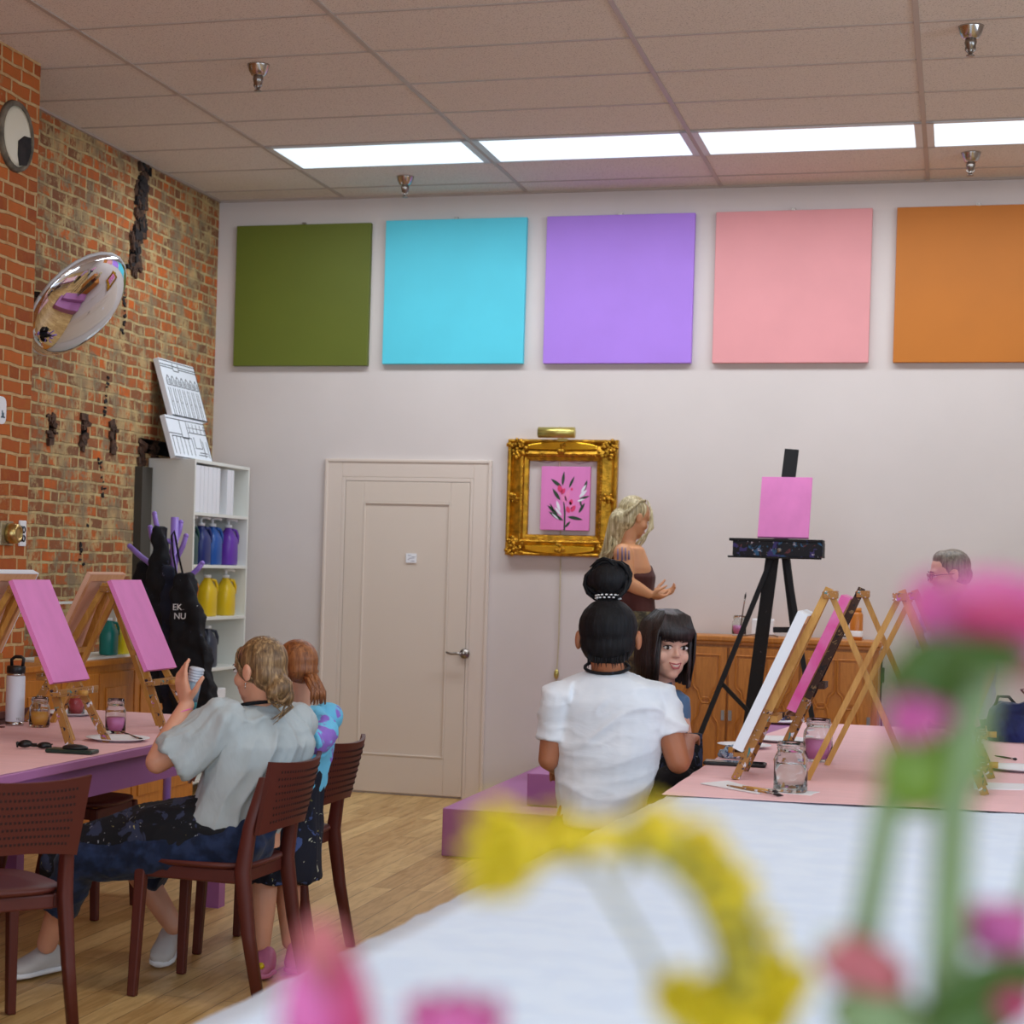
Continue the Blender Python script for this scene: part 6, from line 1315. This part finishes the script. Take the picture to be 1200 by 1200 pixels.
def petals(b, c, up, R0, n, layers, w_=.5, cup=.9, open_=1.0, seed=0):
    """cupped petals round an axis"""
    r_ = random.Random(seed); up = Vector(up).normalized(); x = up.orthogonal().normalized(); y = up.cross(x); c = Vector(c)
    for l in range(layers):
        rad = R0 * (1 - .22 * l); tilt = open_ * (1 - .25 * l)
        for k in range(n):
            a_ = 2 * PI * (k + .5 * l) / n + r_.uniform(-.1, .1); o = x * math.cos(a_) + y * math.sin(a_); s_ = up.cross(o); grid = []
            for i in range(6):
                u = i / 5; ww = w_ * rad * math.sin(PI * min(1, u * .86 + .1)) ** .7
                for j in range(5):
                    v = -1 + j / 2; ang = u * cup * 1.6
                    q = c + o * (rad * tilt * math.sin(ang) + .06 * rad) + up * (rad * (1 - math.cos(ang)) * .9 + rad * .5 * u * (1.2 - tilt)) + s_ * ww * v + up * (.12 * rad * v * v) + o * (-.14 * rad * v * v)
                    grid.append(q)
            n0 = len(b.v); b.v += grid; b.v += [g_ + up * (-.0006) + o * .0008 for g_ in grid]
            for i in range(5):
                for j in range(4):
                    a0 = n0 + i * 5 + j; b.f += [(a0, a0 + 1, a0 + 6, a0 + 5), (a0 + 35, a0 + 36, a0 + 31, a0 + 30)]
            for i in range(5): a0 = n0 + i * 5; b.f += [(a0, a0 + 5, a0 + 35, a0 + 30), (a0 + 4, a0 + 34, a0 + 39, a0 + 9)]
            for j in range(4): a0 = n0 + j; b.f += [(a0, a0 + 30, a0 + 31, a0 + 1), (a0 + 25, a0 + 26, a0 + 56, a0 + 55)]
def leaf3(b, a, tip, wd, nrm, t=.0012, bend=.15):
    a, tip = Vector(a), Vector(tip); d = tip - a; L_ = d.length; d.normalize(); nrm = Vector(nrm); s_ = d.cross(nrm).normalized(); nn = s_.cross(d); n0 = len(b.v); n = 9
    for sg in (1, -1):
        for i in range(n + 1):
            u = i / n; w_ = wd * math.sin(PI * (u * .96 + .02)) ** .8 * (1.15 - .45 * u)
            for v in (-1, -.5, 0, .5, 1): b.v.append(a + d * L_ * u + s_ * w_ * v + nn * (bend * L_ * math.sin(PI * u) + .25 * w_ * v * v + sg * t / 2))
    m_ = (n + 1) * 5
    for i in range(n):
        for j in range(4): q0 = n0 + i * 5 + j; b.f += [(q0, q0 + 1, q0 + 6, q0 + 5), (q0 + m_ + 5, q0 + m_ + 6, q0 + m_ + 1, q0 + m_)]
        q0 = n0 + i * 5; b.f += [(q0, q0 + 5, q0 + 5 + m_, q0 + m_), (q0 + 4, q0 + 4 + m_, q0 + 9 + m_, q0 + 9)]
def stem(t, pts, r, m='stem'): MB().tube(pts, r, 10).build('stem', m, t, smooth=True, world=True)
def flower_thing(label, base): return thing('flower', label, 'flower', base)
# tall pink bloom, upper right
r0, r1 = vroot(); t = flower_thing('large blurred pink bloom at the right edge, the tallest of the bunch', r0)
stem(t, [r0, r1, pf_(1108, 1180), pf_(1112, 1060), pf_(1118, 940), pf_(1140, 830), pf_(1152, 750)], [.005] * 2 + [24 * K, 23 * K, 23 * K, 24 * K, 24 * K])
b = MB(); petals(b, pf_(1168, 788), (ax_y * 1 - ax_x * .05 + CF * -.12), 100 * K, 7, 3, .6, 1.0, .98, 3); b.sph(pf_(1165, 712, .01), (76 * K, 50 * K, 44 * K)); b.build('petals', 'petal_pink', t, smooth=True, world=True)
b = MB(); b.sph(pf_(1172, 722, -.03), (52 * K, 30 * K, 24 * K)); b.build('inner_petals', 'petal_deep', t, smooth=True, world=True)
b = MB(); b.sph(pf_(1150, 768, -.02), (56 * K, 50 * K, 26 * K))
for a_ in (-60, -10, 40): leaf3(b, pf_(1150, 785, -.02), pf_(1150 + a_, 752 - abs(a_) * .1, -.02), 24 * K, -CF)
b.build('calyx', 'leaf_dark', t, smooth=True, world=True)
# companion stem with leaves and small pink buds
r0, r1 = vroot(); t = flower_thing('leafy stem with a small pink bud, just left of the tallest bloom', r0)
stem(t, [r0, r1, pf_(1005, 1180, .01), pf_(1016, 1080, .01), pf_(1038, 960, .01), pf_(1062, 860, .01), pf_(1090, 800, .01)], [.004, .004] + [18 * K] * 5)
b = MB(); leaf3(b, pf_(1140, 780), pf_(1030, 812), 40 * K, -CF); leaf3(b, pf_(1135, 770, -.02), pf_(1050, 770, -.01), 30 * K, -CF); b.sph(pf_(1075, 800), (42 * K, 36 * K, 32 * K)); b.build('upper_leaves', 'leaf_dark', t, smooth=True, world=True)
b = MB(); b.sph(pf_(1072, 905), (42 * K, 36 * K, 50 * K)); leaf3(b, pf_(1050, 945), pf_(1052, 850), 26 * K, -CF); leaf3(b, pf_(1100, 935), pf_(1112, 848), 26 * K, -CF); leaf3(b, pf_(1130, 930), pf_(1145, 840), 24 * K, -CF); b.build('lower_leaves', 'leaf', t, smooth=True, world=True)
b = MB(); petals(b, pf_(1090, 852, -.01), (ax_y * .3 - ax_x * .8 - CF * .3), 40 * K, 6, 2, .55, .9, .6, 7); b.sph(pf_(1086, 838, -.01), (30 * K, 24 * K, 17 * K)); b.build('bud', 'petal_pink', t, smooth=True, world=True)
r0, r1 = vroot(); t = flower_thing('small rose-pink bud cut off by the right edge under the tallest bloom', r0)
stem(t, [r0, r1, pf_(1170, 1180, .03), pf_(1230, 950, .03), pf_(1225, 820, .03)], [.004, .004, 9 * K, 9 * K, 9 * K])
b = MB(); b.sph(pf_(1205, 775, .03), (34 * K, 30 * K, 30 * K)); petals(b, pf_(1212, 800, .03), ax_y, 44 * K, 6, 2, .6, 1, .6, 8); b.build('petals', 'petal_rose', t, smooth=True, world=True)
# low pink buds, bottom right
r0, r1 = vroot(); t = flower_thing('pink bud with pale sepals low in the bunch, left of the green leaf', r0)
stem(t, [r0, r1, pf_(1020, 1180), pf_(1018, 1150)], [.004, .004, 16 * K, 18 * K])
b = MB(); b.sph(pf_(1025, 1136), (42 * K, 38 * K, 30 * K), Matrix.Rotation(.5, 3, CF)); petals(b, pf_(1012, 1150), (ax_y * .7 - ax_x * .6), 46 * K, 6, 2, .6, 1, .5, 9); b.build('petals', 'petal_rose', t, smooth=True, world=True)
b = MB(); b.sph(pf_(982, 1112), (24 * K, 20 * K, 26 * K)); leaf3(b, pf_(1000, 1160), pf_(968, 1095), 18 * K, -CF); b.build('sepals', 'petal_pale', t, smooth=True, world=True)
b = MB(); b.sph(pf_(1030, 1190), (60 * K, 40 * K, 34 * K)); b.build('calyx', 'stem', t, smooth=True, world=True)
r0, r1 = vroot(); t = flower_thing('pink bloom above a broad green leaf in the bottom right corner', r0)
stem(t, [r0, r1, pf_(1160, 1230), pf_(1165, 1130)], [.004, .004, 10 * K, 10 * K])
b = MB(); petals(b, pf_(1172, 1118, .01), ax_y, 52 * K, 7, 2, .6, .9, .7, 11); b.sph(pf_(1172, 1100, .01), (40 * K, 34 * K, 22 * K)); b.build('petals', 'petal_pink', t, smooth=True, world=True)
b = MB(); leaf3(b, pf_(1080, 1200, -.02), pf_(1225, 1120, -.02), 48 * K, -CF); leaf3(b, pf_(1090, 1215, -.025), pf_(1190, 1170, -.02), 34 * K, -CF); b.build('broad_leaf', 'leaf_dark', t, smooth=True, world=True)
b = MB(); b.sph(pf_(1190, 1178, -.03), (24 * K, 20 * K, 18 * K)); b.build('deep_petal', 'petal_deep', t, smooth=True, world=True)
# pink tips bottom left
r0, r1 = vroot(); t = flower_thing('tall pink and rose tulip bud at the lower left of the bunch', r0)
stem(t, [r0, r1, pf_(700, 1330), pf_(400, 1300), pf_(392, 1200)], [.004, .004, .004, 14 * K, 16 * K])
b = MB(); b.loft([(pf_(388, 1250), ax_x * 40 * K, CF * 40 * K), (pf_(386, 1200), ax_x * 56 * K, CF * 50 * K), (pf_(384, 1150), ax_x * 46 * K, CF * 42 * K), (pf_(380, 1110), ax_x * 33 * K, CF * 30 * K), (pf_(376, 1078), ax_x * 14 * K, CF * 14 * K)], 20); b.build('inner_petals', 'petal_rose', t, smooth=True, world=True)
b = MB(); leaf3(b, pf_(375, 1260, -.02), pf_(345, 1125, -.02), 34 * K, -CF); b.build('outer_petal', 'petal_pink', t, smooth=True, world=True)
b = MB(); leaf3(b, pf_(420, 1270, -.02), pf_(405, 1110, -.02), 26 * K, -CF); b.build('side_petal', 'petal_deep', t, smooth=True, world=True)
r0, r1 = vroot(); t = flower_thing('top of a pink bloom at the bottom edge above the white cloth', r0)
stem(t, [r0, r1, pf_(700, 1340), pf_(540, 1290)], [.004, .004, .004, 10 * K])
b = MB(); b.sph(pf_(535, 1222), (62 * K, 50 * K, 34 * K)); petals(b, pf_(535, 1245), ax_y, 70 * K, 7, 2, .55, .9, .8, 13); b.build('petals', 'petal_pink', t, smooth=True, world=True)
# arching yellow spray
r0, r1 = vroot(); t = flower_thing('yellow spray arching over the white cloth from the middle of the bunch', r0)
arc = [(868, 1260), (876, 1160), (862, 1090), (832, 1035), (790, 1000), (740, 985), (690, 982), (655, 985), (620, 998)]
stem(t, [r0, r1] + [pf_(a_, c_) for a_, c_ in arc], [.003, .003] + [26 * K, 30 * K, 32 * K, 30 * K, 24 * K, 16 * K, 11 * K, 9 * K, 6 * K], 'olive')
b = MB(); r_ = random.Random(17)
for k in range(150):
    u = r_.random() ** .9 * (len(arc) - 1.01); i = int(u); f_ = u - i; px = arc[i][0] * (1 - f_) + arc[i + 1][0] * f_; py = arc[i][1] * (1 - f_) + arc[i + 1][1] * f_
    nx_, ny_ = (arc[i + 1][1] - arc[i][1]), -(arc[i + 1][0] - arc[i][0]); l_ = math.hypot(nx_, ny_); off = r_.uniform(-10, 48) if 1 < u < 5 else r_.uniform(-12, 14)
    # the florets sit on the outer side of the arch
    px -= nx_ / l_ * off * 1; py -= ny_ / l_ * off * 1; s_ = r_.uniform(9, 16) * K
    b.sph(pf_(px, py, r_.uniform(-.012, .012)), (s_, s_, s_ * .8), nu=8, nv=6)
b.build('florets', 'petal_yellow', t, smooth=True, world=True)['kind'] = 'stuff'
b = MB()
for k in range(12):
    i = k % 6; px, py = arc[i + 1]; leaf3(b, pf_(px, py), pf_(px + r_.uniform(-46, 46), py + r_.uniform(-40, 50)), 9 * K, -CF)
b.build('leaflets', 'olive', t, smooth=True, world=True)
r0, r1 = vroot(); t = flower_thing('small ragged yellow flower leaning far left over the pink plinth', r0)
stem(t, [r0, r1, pf_(820, 1270, .02), pf_(760, 1120, .02), pf_(700, 1020, .02), pf_(630, 1000, .02)], [.003, .003, 6 * K, 5 * K, 5 * K, 5 * K], 'olive')
b = MB(); petals(b, pf_(622, 1004, .02), (-ax_x * .8 + ax_y * .2 - CF * .5), 66 * K, 9, 2, .3, .9, .9, 15); petals(b, pf_(650, 985, .02), (ax_x * .2 + ax_y * .5 - CF * .7), 34 * K, 8, 2, .3, .9, .9, 16); b.build('petals', 'petal_yellow', t, smooth=True, world=True)
r0, r1 = vroot(); t = flower_thing('low cluster of yellow flowers at the bottom edge', r0)
stem(t, [r0, r1, pf_(900, 1260, .01), pf_(890, 1200, .01)], [.003, .003, 8 * K, 8 * K], 'olive')
b = MB()
for px, py, rr_ in ((800, 1190, 44), (860, 1185, 46), (915, 1165, 38), (830, 1210, 46), (890, 1205, 44)): petals(b, pf_(px, py, .0), (ax_y - CF * .8), rr_ * K, 9, 2, .35, .9, .9, px); b.sph(pf_(px, py, .0), (rr_ * .4 * K,) * 3)
b.build('petals', 'petal_yellow', t, smooth=True, world=True)
